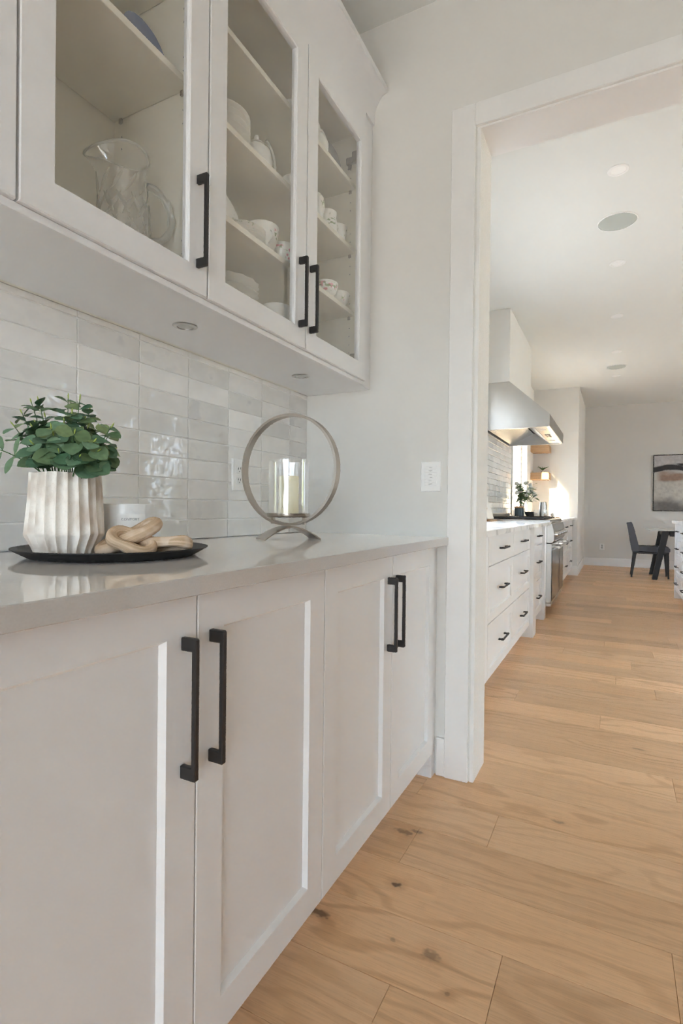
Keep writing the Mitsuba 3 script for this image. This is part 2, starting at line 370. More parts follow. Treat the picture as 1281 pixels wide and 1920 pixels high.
# doorway lining and casing
trim(cat(bx(.735, .748, YD-.004, YK+.004, 0, 2.446, .001)), 'white lining board on the left side of the doorway')
trim(bx(.735, 2.05, YD-.004, YK+.004, 2.433, 2.446, .001), 'white lining board across the head of the doorway')
trim(bx(2.037, 2.05, YD-.004, YK+.004, 0, 2.446, .001), 'white lining board on the right side of the doorway')
trim(bx(.640, .729, YD-.017, YD, 0, 2.525, .002), 'flat white casing on the left of the doorway')
trim(bx(.729, 2.043, YD-.017, YD, 2.440, 2.525, .002), 'flat white casing across the top of the doorway')
trim(bx(2.043, 2.132, YD-.017, YD, 0, 2.525, .002), 'flat white casing on the right of the doorway')
trim(bx(.640, .729, YK, YK+.017, 0, 2.525, .002), 'white casing on the kitchen side of the doorway')
def bb(name, mesh, label): struct('baseboard_'+name, mesh, 'm_trim', label, 'baseboard')
bb('middle', bx(.606, .640, YD-.014, YD, 0, .145, .003), 'short white baseboard between the base cabinet and the door casing')
bb('far', bx(XS+.014, 6.5, 11.096, 11.11, 0, .15, .003), 'white baseboard along the far dining wall')
bb('corner', cat(bx(.55, XS+.014, 9.186, 9.2, 0, .15, .003), bx(XS, XS+.014, 9.2, 11.11, 0, .15, .003)), 'white baseboard around the projecting wall corner')

# tiles of the pantry and of the kitchen backsplash
PITY, PITZ = .1955, .0636
part(wl, 'grout', bx(0, .006, .0, 1.9985, .9155, 1.5070), 'm_grout')
part(wl, 'kitchen_grout', bx(0, .006, 4.99, 7.135, .9155, 1.95), 'm_grout_dark')
shade_rng = random.Random(21)
FIXED = {(7, 7): .0, (8, 6): .08, (6, 8): .30, (6, 5): .35, (6, 4): .30, (9, 8): .3, (5, 8): .45, (7, 8): .75}
def lay(ys, zs, tag):
    for i, (a, b) in enumerate(zip(ys[:-1], ys[1:])):
        for j, (c, d) in enumerate(zip(zs[:-1], zs[1:])):
            m = bx(.004, .0095, a+.0011, b-.0011, c+.0011, d-.0011, .0016) if tag == 'p' else bx(.004, .0095, a+.0035, b-.0035, c+.002, d-.002, .0016)
            q = shade_rng.random()
            shade = .15+.2*q if shade_rng.random() < .16 else .5+.5*q
            if tag == 'k': shade = q**.8
            if tag == 'p' and (i, j) in FIXED: shade = FIXED[(i, j)]
            scene[numbered('wall_left__tile')] = mikit.ply(m, 'm_tile', False, uv=np.tile([[shade_rng.random(), shade]], (len(m.vertices), 1)))
zs = [.9155] + [.915+PITZ*k for k in range(1, 10)] + [1.5068]
lay([.102+PITY*k for k in range(10)] + [1.9985], zs, 'p')
lay([4.99+PITY*k for k in range(11)] + [7.135], [.9155] + [.915+PITZ*k for k in range(1, 16)], 'k')

# ================================================================ PANTRY BASE CABINETS
XD = .605   # door face
def base_unit(label, y0, ym, y1, hy, lab):
    t = thing('base_cabinet', label, 'cabinet')
    part(t, 'body', bx(.012, XD-.020, y0, y1, .10, .884), 'm_cabinet')
    part(t, 'toe_kick', bx(.45, .535, y0, y1, 0, .10), 'm_cabinet')
    for a, b, h in ((y0, ym, hy[0]), (ym, y1, hy[1])):
        d = part(t, 'door', tf(shaker(b-a-.003, .784), FX(XD-.019, a+.0015, .098)), 'm_cabinet')
        hk = part(d, 'handle', tf(bar_handle(.222), FX(XD, h, .593)), 'm_black')
        plabel(hk, 'matte black bar handle')
    return t
base_unit('pale grey shaker base cabinet under the black tray, nearest the viewer', .237, .666, 1.0955, (.633, .698), 0)
base_unit('pale grey shaker base cabinet under the candle holder, beside the doorway', 1.0955, 1.5245, 1.9545, (1.4865, 1.552), 1)
ep = thing('end_panel', 'narrow pale filler strip between the last base cabinet and the wall', 'cabinet panel')
part(ep, 'strip', bx(.012, .599, 1.956, 1.998, .10, .884, .001), 'm_cabinet')
part(ep, 'foot', bx(.536, .599, 1.956, 1.998, 0, .10, .001), 'm_cabinet')
thing('pantry_countertop', 'glossy greige stone countertop over the pantry base cabinets', 'countertop', None, bx(.0098, .647, .12, 1.9985, .885, .915, .0015), 'm_quartz')
# cabinet continuing to the left, out of frame
base_unit('pale grey shaker base cabinet at the left edge of the picture', -.625, -.195, .235, (-.23, -.16), 2)
# ================================================================ UPPER CABINETS
XU, ZB, ZT = .330, 1.505, 2.485
INX = .295
def upper_unit(label, y0, y1, doors, shelves):
    t = thing('wall_cabinet', label, 'cabinet')
    part(t, 'back', bx(.010, .022, y0-.001, y1+.001, ZB, 2.56), 'm_cabinet_inside')
    part(t, 'side', bx(.022, XU-.024, y0, y0+.016, ZB+.014, 2.50), 'm_cabinet_inside')
    part(t, 'side', bx(.022, XU-.024, y1-.016, y1, ZB+.014, 2.50), 'm_cabinet_inside')
    part(t, 'bottom', bx(.022, XU-.010, y0-.001, y1+.001, ZB, ZB+.014), 'm_cabinet')
    part(t, 'top', bx(.022, XU-.024, y0, y1, 2.485, 2.50), 'm_cabinet_inside')
    part(t, 'frieze', bx(.022, XU-.012, y0, y1, 2.4875, 2.58), 'm_cabinet')
    for z in shelves:
        s = part(t, 'shelf', bx(.024, INX-.012, y0+.017, y1-.017, z-.017, z, .001), 'm_cabinet_inside')
        for yy in (y0+.017, y1-.0235):
            for xx in (.05, .262):
                part(s, 'shelf_pin', bx(xx-.005, xx+.005, yy, yy+.0065, z-.030, z-.0175, .001), 'm_hinge')
    hol = cat(*[tf(trimesh.creation.cylinder(.0021, .001, sections=8), frame((xx, yy, z), (1, 0, 0), (0, 0, 1), (0, -1, 0))) for zz in [1.60]+list(shelves) for z in (zz-.062, zz-.094, zz+.034, zz+.066) if z > 1.56 for yy in (y1-.0165, y0+.0165) for xx in (.05, .262)])
    part(t, 'pin_holes', hol, 'm_grey_print')
    for a, b, hy, hinge in doors:
        w, h = b-a-.003, ZT-ZB-.015
        d = part(t, 'door', tf(glassframe(w, h), FX(XU-.020, a+.0015, ZB+.015)), 'm_cabinet')
        x = XU-.011
        gl = trimesh.Trimesh([(x, a+.062, ZB+.075), (x, b-.062, ZB+.075), (x, b-.062, ZT-.06), (x, a+.062, ZT-.06)], [(0, 1, 2), (0, 2, 3)], process=False)
        pn = part(d, 'pane', gl, 'm_pane')
        plabel(pn, 'clear glass pane')
        hk = part(d, 'handle', tf(bar_handle(.215), FX(XU, hy, 1.577)), 'm_black')
        plabel(hk, 'matte black bar handle')
        if hinge is not None:
            for z in (1.600, 2.385):
                hg = cat(bx(.245, .292, hinge-.012, hinge-.001, z-.012, z+.014, .002), bx(.278, .306, hinge-.028, hinge-.010, z-.022, z+.022, .003), bx(.250, .266, hinge-.006, hinge-.0005, z-.030, z+.004, .002))
                part(d, 'hinge', hg, 'm_hinge')
    return t
SH = [1.793, 2.037, 2.288]
upper_unit('glass-fronted wall cabinet at the left picture edge, mostly out of frame', -.38, .536, [(-.38, .078, .04, None), (.078, .536, .116, None)], [2.043, 2.288])
upper_unit('single glass-door wall cabinet holding the crystal pitcher', .538, .9945, [(.538, .9945, .957, None)], [2.043, 2.288])
upper_unit('double glass-door wall cabinet full of flowered china, next to the wall', .9965, 1.909, [(.9965, 1.451, 1.4085, None), (1.4535, 1.909, 1.4735, 1.893)], SH)
thing('cabinet_filler', 'narrow white filler between the glass wall cabinet and the wall', 'cabinet panel', None, cat(bx(.012, .306, 1.9105, 1.9985, ZB, 2.58, .001)), 'm_cabinet')
cv = [(.010, 2.581), (.314, 2.581)] + [(.314 + .056*(1-math.cos(a)), 2.595 + .100*math.sin(a)) for a in np.linspace(0, PI/2*.98, 12)] + [(.3705, 2.700), (.3705, 2.716), (.010, 2.716)]
thing('crown_moulding', 'white cove crown moulding along the top of the glass cabinets', 'moulding', None, extr_y(cv, -.38, 1.9985), 'm_cabinet', 25)
for i, (x, y, lab) in enumerate(((.172, 1.086, 'recessed puck light under the glass cabinet, nearer the viewer'), (.170, 1.682, 'recessed puck light under the glass cabinet, near the corner'))):
    t = thing('puck_light', lab, 'light')
    part(t, 'ring', mv(lathe([(.0215, .0), (.0215, -.0035), (.0305, -.0025), (.0335, .0), (.0215, 0)], 40), x, y, ZB-.0002), 'm_steel', 30)
    part(t, 'lens', mv(lathe([(0, -.0006), (.0212, -.0012), (.0212, 0), (0, 0)], 32), x, y, ZB-.0002), 'm_glaze_grey', 30)

# ================================================================ WALL PLATES
t = thing('wall_outlet', 'white duplex outlet on the tiles behind the candle ring', 'outlet')
OY, OZ = 1.5225, 1.134
part(t, 'plate', tf(ringdoor(.070, .114, [(0, 0), (0, .004), (.003, .0065)]), FX(.0098, OY-.035, OZ-.057)), 'm_white_plastic')
for s in (-1, 1):
    part(t, 'socket', tf(ringdoor(.033, .028, [(0, 0), (0, .0015), (.001, .0022)]), FX(.0160, OY-.0165, OZ-.014+s*.0195)), 'm_white_plastic')
    sl = cat(*[bx(.0178, .0187, OY+dy-.0012, OY+dy+.0012, OZ+s*.0195-.001, OZ+s*.0195+.0075) for dy in (-.0065, .0065)], bx(.0178, .0187, OY-.002, OY+.002, OZ+s*.0195-.009, OZ+s*.0195-.005))
    part(t, 'slots', sl, 'm_dark_print')
t = thing('wall_keypad', 'white six-button lighting keypad on the wall beside the doorway', 'switch')
part(t, 'plate', tf(ringdoor(.080, .116, [(0, 0), (0, .005), (.003, .0075)]), FMY(.531, YD, 1.088)), 'm_white_plastic')
for k in range(6):
    b = part(t, 'button', tf(ringdoor(.050, .0118, [(0, 0), (0, .0018), (.0008, .0024)]), FMY(.546, YD-.0075, 1.111+k*.0128)), 'm_white_plastic')
    part(b, 'print', bx(.571-.008+(k % 3)*.001, .571+.008-(k % 2)*.003, YD-.0102, YD-.0098, 1.1162+k*.0128, 1.1176+k*.0128), 'm_grey_print')
t = thing('dining_outlet', 'white outlet low on the far dining wall', 'outlet')
part(t, 'plate', tf(ringdoor(.080, .116, [(0, 0), (0, .004), (.003, .007)]), FMY(.955, 11.11, .30)), 'm_white_plastic')
for s in (-1, 1): part(t, 'socket', tf(ringdoor(.036, .030, [(0, 0), (.001, .002)]), FMY(.977, 11.103, .343+s*.021)), 'm_glaze_grey')

# ================================================================ ON THE PANTRY COUNTER
CT = .9152
TX, TY, TR = .270, .783, .190
t = thing('serving_tray', 'round matte black tray carrying the plant, the candle and the wooden links', 'tray')
part(t, 'dish', mv(lathe([(0, .0), (.150, .0), (.160, .001), (.190, .0175), (.1905, .0195), (.1885, .0200), (.158, .0042), (.150, .0032), (0, .0032)], 96), TX, TY, CT), 'm_black_satin', 30)
TZ = CT+.0034

# planter
def flute_pot(cx, cy, z0):
    nf, ns = 22, 22*8
    prof = [(.0515, 0), (.0535, .004), (.0595, .020), (.0715, .0425), (.0725, .046), (.0718, .052), (.0685, .100), (.0645, .158), (.0640, .1635)]
    inner = [(.0560, .1640), (.0545, .150), (.0545, .120), (0, .120)]
    V, F = [], []
    rows = prof+inner
    for i, (r, z) in enumerate(rows):
        for k in range(ns):
            a = 2*PI*k/ns
            q = abs(math.sin(nf*a/2))            # cusps proud, hollows between
            amp = 0 if i > len(prof) else (.0075 if i < len(prof)-1 else .0045)
            if i == len(prof): amp = .001
            wob = .0012*math.sin(a*3+z*40)
            rr = r - amp*(q**.8) + (wob if i < len(prof) else 0)
            zz = z + (.0022*math.sin(a*7+1)*math.cos(a*3) if 2 < i < 6 else 0) + (.0012*math.sin(a*5) if i in (7, 8) else 0)
            V.append((cx+rr*math.cos(a), cy+rr*math.sin(a), z0+zz))
    for i in range(len(rows)-1):
        for k in range(ns):
            a, b = i*ns+k, i*ns+(k+1) % ns
            F += [(a, b, b+ns), (a, b+ns, a+ns)]
    V.append((cx, cy, z0)); c = len(V)-1
    F += [(c, (k+1) % ns, k) for k in range(ns)]
    return trimesh.Trimesh(np.array(V), np.array(F), process=False)
PX, PY = .2368, .693
plant = thing('potted_eucalyptus', 'bushy green eucalyptus in a fluted whitewashed pot on the black tray', 'potted plant')
pk = part(plant, 'pot', flute_pot(PX, PY, TZ), 'm_pot', 35)
plabel(pk, 'fluted whitewashed ceramic pot')
part(plant, 'soil', mv(trimesh.creation.cylinder(.0543, .004, sections=32), PX, PY, TZ+.123), 'm_dark_wood')
RV, TV = np.array([.8898, .4563, 0]), np.array([.4563, -.8898, 0])      # the tray group is turned by this angle to the counter
lr = random.Random(5)
def leaf_mesh(base, direc, normal, L, Wd, cup=.18, fold=.10):
    d = direc/np.linalg.norm(direc)
    n = normal - d*(normal@d); n /= np.linalg.norm(n); s = np.cross(d, n)
    st = [(0, 0), (.10, .25), (.28, .78), (.50, 1.0), (.72, .90), (.90, .52), (1.0, .08)]
    V, F = [], []
    for q, w in st:
        mid = base + d*(q*L) - n*(cup*L*q*q)
        for e in (-1, -.5, 0, .5, 1):
            V.append(mid + s*(e*w*Wd/2) + n*(fold*Wd*abs(e)**1.5*w))
    for i in range(len(st)-1):
        for j in range(4):
            a = i*5+j
            F += [(a, a+1, a+6), (a, a+6, a+5)]
    return trimesh.Trimesh(np.array(V), np.array(F), process=False)
def add_leaf(base, direc, normal, L, Wd, hue=None, olive=None, **k):
    m = leaf_mesh(np.array(base), np.array(direc, float), np.array(normal, float), L, Wd, **k)
    if np.array(m.vertices)[:, 2].min() < TZ+.1655 and np.hypot(*(np.array(m.vertices)[:, :2].mean(0)-[PX, PY])) < .085: return
    h = lr.random() if hue is None else hue
    o = (lr.random()**3*.6) if olive is None else olive
    scene[numbered(plant+'__leaf')] = mikit.ply(m, 'm_leaf', True, uv=np.tile([[h, o]], (len(m.vertices), 1)))
# stems: tip pixel, depth, number of leaf pairs, leaf size, lean
mouth = np.array([PX, PY, TZ+.125])
STEMS = [((0.2634, 0.6860, 1.2020), 6, 0.030), ((0.2335, 0.7381, 1.1985), 6, 0.030), ((0.1417, 0.6909, 1.1897), 5, 0.030), ((0.2726, 0.7355, 1.1793), 6, 0.030), ((0.2785, 0.6372, 1.1503), 5, 0.031), ((0.3494, 0.6789, 1.1221), 4, 0.030), ((0.2618, 0.6227, 1.1149), 3, 0.030), ((0.1160, 0.6779, 1.2113), 6, 0.030), ((0.0943, 0.7119, 1.2413), 6, 0.029), ((0.1759, 0.6751, 1.2300), 6, 0.031), ((0.1812, 0.6212, 1.1727), 5, 0.030), ((0.2017, 0.7221, 1.2432), 7, 0.031), ((0.2679, 0.6998, 1.2311), 7, 0.030), ((0.2235, 0.7556, 1.2209), 6, 0.028), ((0.3331, 0.7215, 1.1748), 6, 0.029), ((0.2620, 0.7749, 1.1688), 5, 0.031), ((0.3206, 0.7373, 1.1312), 4, 0.030), ((0.3465, 0.6942, 1.1066), 3, 0.028), ((0.2795, 0.6322, 1.1643), 5, 0.036), ((0.3272, 0.6453, 1.1536), 4, 0.038), ((0.2435, 0.6191, 1.1350), 4, 0.034), ((0.3516, 0.6689, 1.1396), 4, 0.035), ((0.3016, 0.6319, 1.1192), 3, 0.038), ((0.3320, 0.6530, 1.1103), 2, 0.034), ((0.1944, 0.6504, 1.1720), 4, 0.032), ((0.2590, 0.6723, 1.1815), 5, 0.036), ((0.2739, 0.7136, 1.1762), 5, 0.034), ((0.1782, 0.6872, 1.2019), 5, 0.033)]   # tip, leaf pairs, leaf size
for si, (tip, npair, size) in enumerate(STEMS):
    end = np.array(tip); off = (end-mouth)*np.array([.35, .35, 0])
    st0 = mouth + off*min(1.0, .045/max(1e-6, np.linalg.norm(off)))
    ctrl = st0*.55 + end*.45 + np.array([0, 0, .028])
    ts = np.linspace(0, 1, 14)[:, None]
    path = (1-ts)**2*st0 + 2*ts*(1-ts)*ctrl + ts**2*end
    part(plant, 'stem', tube(path, np.linspace(.0015, .0007, 14), 5), 'm_stem', True)
    ang = lr.random()*PI
    for k in range(npair):
        t_ = .40 + .60*(k+.5)/npair
        i = min(12, int(t_*13)); P0 = path[i]; dr_ = path[i+1]-path[i]; dr_ /= np.linalg.norm(dr_)
        ang += PI/2 + lr.uniform(-.3, .3)
        sc = size*1.42*(1.08-.46*(k/max(1, npair-1)))
        a1 = np.cross(dr_, (0, 0, 1.0)); a1 /= max(1e-6, np.linalg.norm(a1)); a2 = np.cross(dr_, a1)
        for s in (0, PI):
            side = a1*math.cos(ang+s) + a2*math.sin(ang+s)
            dl = side*.92 + dr_*lr.uniform(.15, .6) + np.array([0, 0, -.12])
            add_leaf(P0, dl, dr_*.7 + np.array([0, 0, .45]) + TV*.65, sc*lr.uniform(.86, 1.06), sc*lr.uniform(.86, 1.02))
    part(plant, 'bud', tube([end-dr_*.004, end+dr_*.003, end+dr_*.008], [.0012, .0016, .0004], 5), 'm_bud', True)
# the long sprig leaning out to the left, with narrow leaves
A_, B_ = np.array((0.2350, 0.6480, 1.0787)), np.array((0.1768, 0.5848, 1.1263))
ts = np.linspace(0, 1, 10)[:, None]
path = A_*(1-ts) + B_*ts + np.array([0, 0, .006])*np.sin(PI*ts)
part(plant, 'stem', tube(path, np.linspace(.0014, .0008, 10), 6), 'm_stem', True)
for a, b, w in (((0.2048, 0.6103, 1.1118), (0.2205, 0.6074, 1.1456), 0.011), ((0.2039, 0.6098, 1.1108), (0.1985, 0.5956, 1.0781), 0.014), ((0.2236, 0.6198, 1.1001), (0.2144, 0.6037, 1.0714), 0.013), ((0.2451, 0.6308, 1.0864), (0.2286, 0.6109, 1.0626), 0.009), ((0.2271, 0.6217, 1.1001), (0.2419, 0.6182, 1.1271), 0.013), ((0.2433, 0.6299, 1.0903), (0.2597, 0.6272, 1.1075), 0.013), ((0.1851, 0.6003, 1.1196), (0.1906, 0.5920, 1.1462), 0.011), ((0.2397, 0.6280, 1.0883), (0.2371, 0.6154, 1.0855), 0.008), ((0.1842, 0.5998, 1.1186), (0.1789, 0.5857, 1.0927), 0.013)):
    a, b = np.array(a), np.array(b)
    add_leaf(a, b-a, TV + np.array([0, 0, .5]), np.linalg.norm(b-a), w, hue=.55, olive=.15, cup=.08)

# candle in a white jar behind the wooden links
JX, JY = .257, .8285
t = thing('jar_candle', 'white jar candle with a paper label, half hidden behind the wooden links', 'candle')
part(t, 'jar', mv(lathe([(0, 0), (.050, 0), (.0535, .003), (.0548, .010), (.0552, .104), (.0540, .1055), (.0520, .1045), (.0515, .080), (0, .080)], 64), JX, JY, TZ), 'm_jar', 30)
def curved(m, R, cx, cy, z, a0):   # bend a flat xy-lettering mesh round a vertical cylinder
    m = m.copy(); v = np.array(m.vertices); a = a0 + v[:, 0]/R
    m.vertices = np.stack([cx+(R+v[:, 2])*np.cos(a), cy+(R+v[:, 2])*np.sin(a), z+v[:, 1]], 1)
    return m
lab0 = -0.7368
lm = trimesh.creation.box((.058, .040, .0006)).subdivide().subdivide().subdivide()
part(t, 'label', curved(lm, .0556, JX, JY, TZ+.064, lab0+.14), 'm_label', 40)
tx = meshkit.text_mesh('COMFORT', .0052, .0005); w_ = tx.bounds[1][0]
part(t, 'lettering', curved(mv(tx, -w_/2), .0560, JX, JY, TZ+.0705, lab0+.10), 'm_grey_print')
# wax surface inside
part(t, 'wax', mv(trimesh.creation.cylinder(.0512, .002, sections=40), JX, JY, TZ+.0815), 'm_wax')

# three interlocked wooden links
links = thing('wooden_links', 'three interlocked links of bleached raw wood lying on the black tray', 'ornament')
LC = np.array((0.3765, 0.7579, 0.9617))
def link(cu, cv_, cw, ax, bx_, half, rad, r, ph):
    """Racetrack loop; centre in (right, up, toward viewer), ax long axis, bx_ short axis in the same frame."""
    E = np.stack([RV, np.array([0, 0, 1.0]), TV])
    c = LC + np.array([cu, cv_, cw]) @ E
    A = np.array(ax, float); A /= np.linalg.norm(A)
    B = np.array(bx_, float); B -= A*(A@B); B /= np.linalg.norm(B)
    A, B = A @ E, B @ E
    pts = []
    for a in np.linspace(-PI/2, PI/2, 14): pts.append(c + A*(half+rad*math.cos(a)) + B*(rad*math.sin(a)))
    for q in (.66, .33, 0, -.33, -.66): pts.append(c + A*half*q + B*rad*(1.0-.06*(1-q*q)))
    for a in np.linspace(PI/2, 3*PI/2, 14): pts.append(c + A*(-half+rad*math.cos(a)) + B*(rad*math.sin(a)))
    for q in (-.66, -.33, 0, .33, .66): pts.append(c + A*half*q - B*rad*(1.0-.06*(1-q*q)))
    k = len(pts)
    rr = [r*(1+.09*math.sin(i*2*PI*3/k+ph)+.05*math.sin(i*2*PI*5/k+2*ph)) for i in range(k)]
    sec = [((1.0+.10*math.cos(4*a+ph))*math.cos(a), (.94+.08*math.sin(3*a))*math.sin(a)) for a in np.linspace(0, 2*PI, 14, endpoint=False)]
    m = tube(np.array(pts), rr, closed=True, up=np.cross(A, B), sec=sec)
    return fixn(m), m.metadata['uv']
made = []
for args in ((-.0265, .0095, -.004, (.90, .43, -.05), (.02, -.30, .95), .0335, .0265, .0122, .3),
             (-.0115, .0015, .0205, (.90, -.36, .05), (-.03, -.44, .89), .0180, .0215, .0122, 1.7),
             (.0415, -.0065, -.015, (.99, .06, -.06), (.00, .34, .94), .0245, .0205, .0116, 3.1)):
    made.append(link(*args) + (args[-1],))
drop = TZ+.0005-min(np.array(m.vertices)[:, 2].min() for m, _, _ in made)
for m, uv, ph in made:
    m.apply_translation((0, 0, drop))
    scene[numbered(links+'__link')] = mikit.ply(m, 'm_raw_wood', True, uv=uv+np.array([ph, ph]))

# ring candle holder
RX, RY = .248, 1.488
holder = thing('candle_holder', 'brushed bronze ring candle holder on an arched foot in the counter corner', 'candle holder')
RO, RC = .184, .9605+.184
n = 120
sec = [(-.0043, -.0125), (.0043, -.0125), (.0043, .0125), (-.0043, .0125)]
ringm = lathe([(RO-.0085, -.0135), (RO, -.0135), (RO, .0135), (RO-.0085, .0135), (RO-.0085, -.0135)], 128)
ringm = tf(ringm, frame((RX, RY, RC), (1, 0, 0), (0, 0, 1), (0, -1, 0)))
part(holder, 'ring', ringm, 'm_brushed', 40)
# arched foot: a bent plate, and its short neck
sd = np.array([.62, .785]); wd = np.array([.785, -.62])
arch = []
hw = .056
half = .094
def arch_mesh():
    V, F = [], []
    as_ = np.linspace(-1, 1, 25)
    zc = lambda q: CT + .0405*(1-abs(q)**1.7)
    for q in as_:
        wq = hw*(1.0-.28*(1-abs(q))**1.0)
        for o in (-1, 1):
            for dz in (0, .0042):
                p = np.array([RX, RY]) + sd*(q*half*1.0) + wd*(o*wq)
                V.append((p[0], p[1], zc(q)+dz))
    for i in range(len(as_)-1):
        a = i*4; b = a+4
        F += [(a, a+2, b+2), (a, b+2, b), (a+1, b+1, b+3), (a+1, b+3, a+3), (a, b, b+1), (a, b+1, a+1), (a+2, a+3, b+3), (a+2, b+3, b+2)]
    e = (len(as_)-1)*4
    F += [(0, 1, 3), (0, 3, 2), (e, e+2, e+3), (e, e+3, e+1)]
    return fixn(trimesh.Trimesh(np.array(V), np.array(F), process=False))
part(holder, 'foot', arch_mesh(), 'm_brushed', 25)
part(holder, 'neck', mv(trimesh.creation.cylinder(.007, .010, sections=20), RX, RY, CT+.0405), 'm_brushed', 30)
PZ = 1.000
part(holder, 'plate', mv(lathe([(0, -.011), (.066, -.011), (.0695, -.009), (.0705, -.004), (.0705, .0015), (.069, .002), (.0685, -.001), (0, -.001)], 64), RX, RY, PZ), 'm_brushed', 30)
for s in (-1, 1):
    part(holder, 'bracket', bx(RX+s*.061-.005, RX+s*.061+.005, RY-.007, RY+.007, .966, PZ-.0105, .001), 'm_brushed')
gl = lathe([(.0665, 0), (.0665, .1755), (.0658, .1765), (.0650, .1755), (.0650, 0.0), (.0665, 0)], 72)
t = thing('glass_hurricane', 'clear glass cylinder around the candle inside the ring', 'candle shade', None, mv(gl, RX, RY, PZ-.0008), 'm_glass_thin', 30)
t = thing('pillar_candle', 'cream pillar candle inside the glass cylinder of the ring holder', 'candle')
part(t, 'wax', mv(lathe([(0, 0), (.0320, 0), (.0330, .002), (.0330, .122), (.0318, .1245), (.026, .1225), (0, .1205)], 48), RX, RY, PZ-.0009), 'm_wax', 30)
part(t, 'wick', mv(trimesh.creation.cylinder(.0011, .010, sections=8), RX, RY, PZ+.1245), 'm_wick')

# ================================================================ IN THE GLASS CABINETS
F0 = ZB+.0142
def pitcher(px_, py_, pz_, turn, sz):
    cx = cy = z0 = 0.0
    G = trimesh.transformations.translation_matrix((px_, py_, pz_)) @ rotz(turn) @ np.diag([1, 1, sz, 1])
    pt_ = lambda k, n, m, b, s_: part(k, n, tf(m, G), b, s_)
    k = thing('crystal_pitcher', 'cut crystal pitcher with a looped handle behind the left glass door', 'pitcher')
    ns = 96
    prof = np.array([(.046, 0), (.051, .006), (.053, .02), (.054, .05), (.058, .10), (.057, .15), (.052, .19), (.049, .225), (.051, .255), (.055, .280)])
    zz_ = np.linspace(0, .280, 29); rz = np.interp(zz_, prof[:, 1], prof[:, 0])
    def surf(a, z, off=0.0):
        r = np.interp(z, prof[:, 1], prof[:, 0]) + off
        c_ = math.cos(a+PI/2)
        sp = max(0, c_)**5*max(0, (z-.16)/.12)**1.7          # spout towards -y
        rr = r + .032*sp
        return np.array([cx+rr*math.cos(a), cy+rr*math.sin(a), z0+z-.022*sp+.004*math.cos(2*a)*max(0, (z-.22)/.06)])
    V = [surf(2*PI*j/ns, z) for z in zz_ for j in range(ns)] + [(cx, cy, z0)]
    F = []
    for i in range(len(zz_)-1):
        for j in range(ns):
            a, b = i*ns+j, i*ns+(j+1) % ns
            F += [(a, b, b+ns), (a, b+ns, a+ns)]
    F += [(len(V)-1, (j+1) % ns, j) for j in range(ns)]
    pt_(k, 'body', trimesh.Trimesh(np.array(V), np.array(F), process=False), 'm_glass_thin', 40)
    V2 = [surf(2*PI*j/ns, z, -.0042) for z in zz_[2:] for j in range(ns)]
    F2 = [f for f in F if max(f) < len(V2)]
    pt_(k, 'inner_wall', trimesh.Trimesh(np.array(V2), np.array(F2), process=False), 'm_glass_thin', 40)
    pt_(k, 'rim', tube([surf(2*PI*j/ns, .280, -.002) for j in range(ns)], .0026, 8, closed=True), 'm_crystal', True)
    base = lathe([(0, .0005), (.045, .0005), (.050, .006), (.050, .014), (0, .016)], 48)
    pt_(k, 'base', mv(base, cx, cy, z0), 'm_crystal', 30)
    def cut(a0, z1, tilt, L, w):                                  # one leaf-shaped cut
        V, F = [], []
        n = 9
        for i in range(n):
            q = i/(n-1); h = w*math.sin(PI*q)
            for o, off in ((-1, .0004), (0, .0022), (1, .0004)):
                du, dz = (q-.5)*L*math.sin(tilt)+o*h*math.cos(tilt), (q-.5)*L*math.cos(tilt)-o*h*math.sin(tilt)
                V.append(surf(a0+du/.055, min(.275, max(.004, z1+dz)), off))
        for i in range(n-1):
            for j in (0, 1):
                a = i*3+j
                F += [(a, a+1, a+4), (a, a+4, a+3)]
        return trimesh.Trimesh(np.array(V), np.array(F), process=False)
    for m in range(11):
        a0 = 2*PI*m/11
        for z1, sg in ((.045, 1), (.045, -1), (.105, 1), (.105, -1), (.155, 1), (.158, -1), (.205, 1)):
            pt_(k, 'cut_leaf', cut(a0+sg*.12+z1*2, z1, sg*.55, .058, .0050), 'm_frost', True)
    hp = [(cx, cy+.0540, z0+.236)] + [(cx, cy+.058+.056*math.sin(a), z0+.178+.060*math.cos(a)) for a in np.linspace(.15, PI-.15, 16)] + [(cx, cy+.0620, z0+.112)]
    pt_(k, 'handle', tube(hp, [.008]+[.0082+.0014*math.sin(i*1.9) for i in range(16)]+[.009], 12, up=(1, 0, 0)), 'm_crystal', True)
pitcher(.198, .860, F0, -.357, 1.07)
thing('glass_vase', 'plain tall clear glass standing behind the crystal pitcher', 'glass', None, mv(lathe([(0, 0), (.030, 0), (.031, .004), (.034, .20), (.0332, .2005), (.0325, .20), (.0295, .006), (0, .006)], 40), .095, .805, F0), 'm_glass_thin', 30)
def cup(name, label, cx, cy, z, r, h, m, red=1.0, handle=None, prof=None, group=None, hr=.016):
    k = thing(name, label, 'cup' if 'cup' in name else name.split('_')[-1], group)
    p = prof or [(0, .0), (.50, .0), (.52, .05), (.44, .10), (.62, .22), (.84, .48), (.95, .80), (1.0, 1.0), (.97, 1.0), (.90, .78), (.78, .48), (.55, .24), (0, .18)]
    ml = mv(lathe([(a*r, b*h) for a, b in p], 40), cx, cy, z)
    uv = np.stack([np.full(len(ml.vertices), red), (np.array(ml.vertices)[:, 2]-z)/h], 1)
    scene[numbered(k+'__bowl')] = mikit.ply(ml, m, True, uv=uv)
    if handle is not None:
        a = handle
        hp = [(cx+math.cos(a)*(r*.80+hr*1.3*math.sin(q)), cy+math.sin(a)*(r*.80+hr*1.3*math.sin(q)), z+h*.58+hr*1.1*math.cos(q)) for q in np.linspace(-.2, PI+.3, 12)]
        part(k, 'handle', tube(hp, .0028, 8), 'm_china', True)
    return k
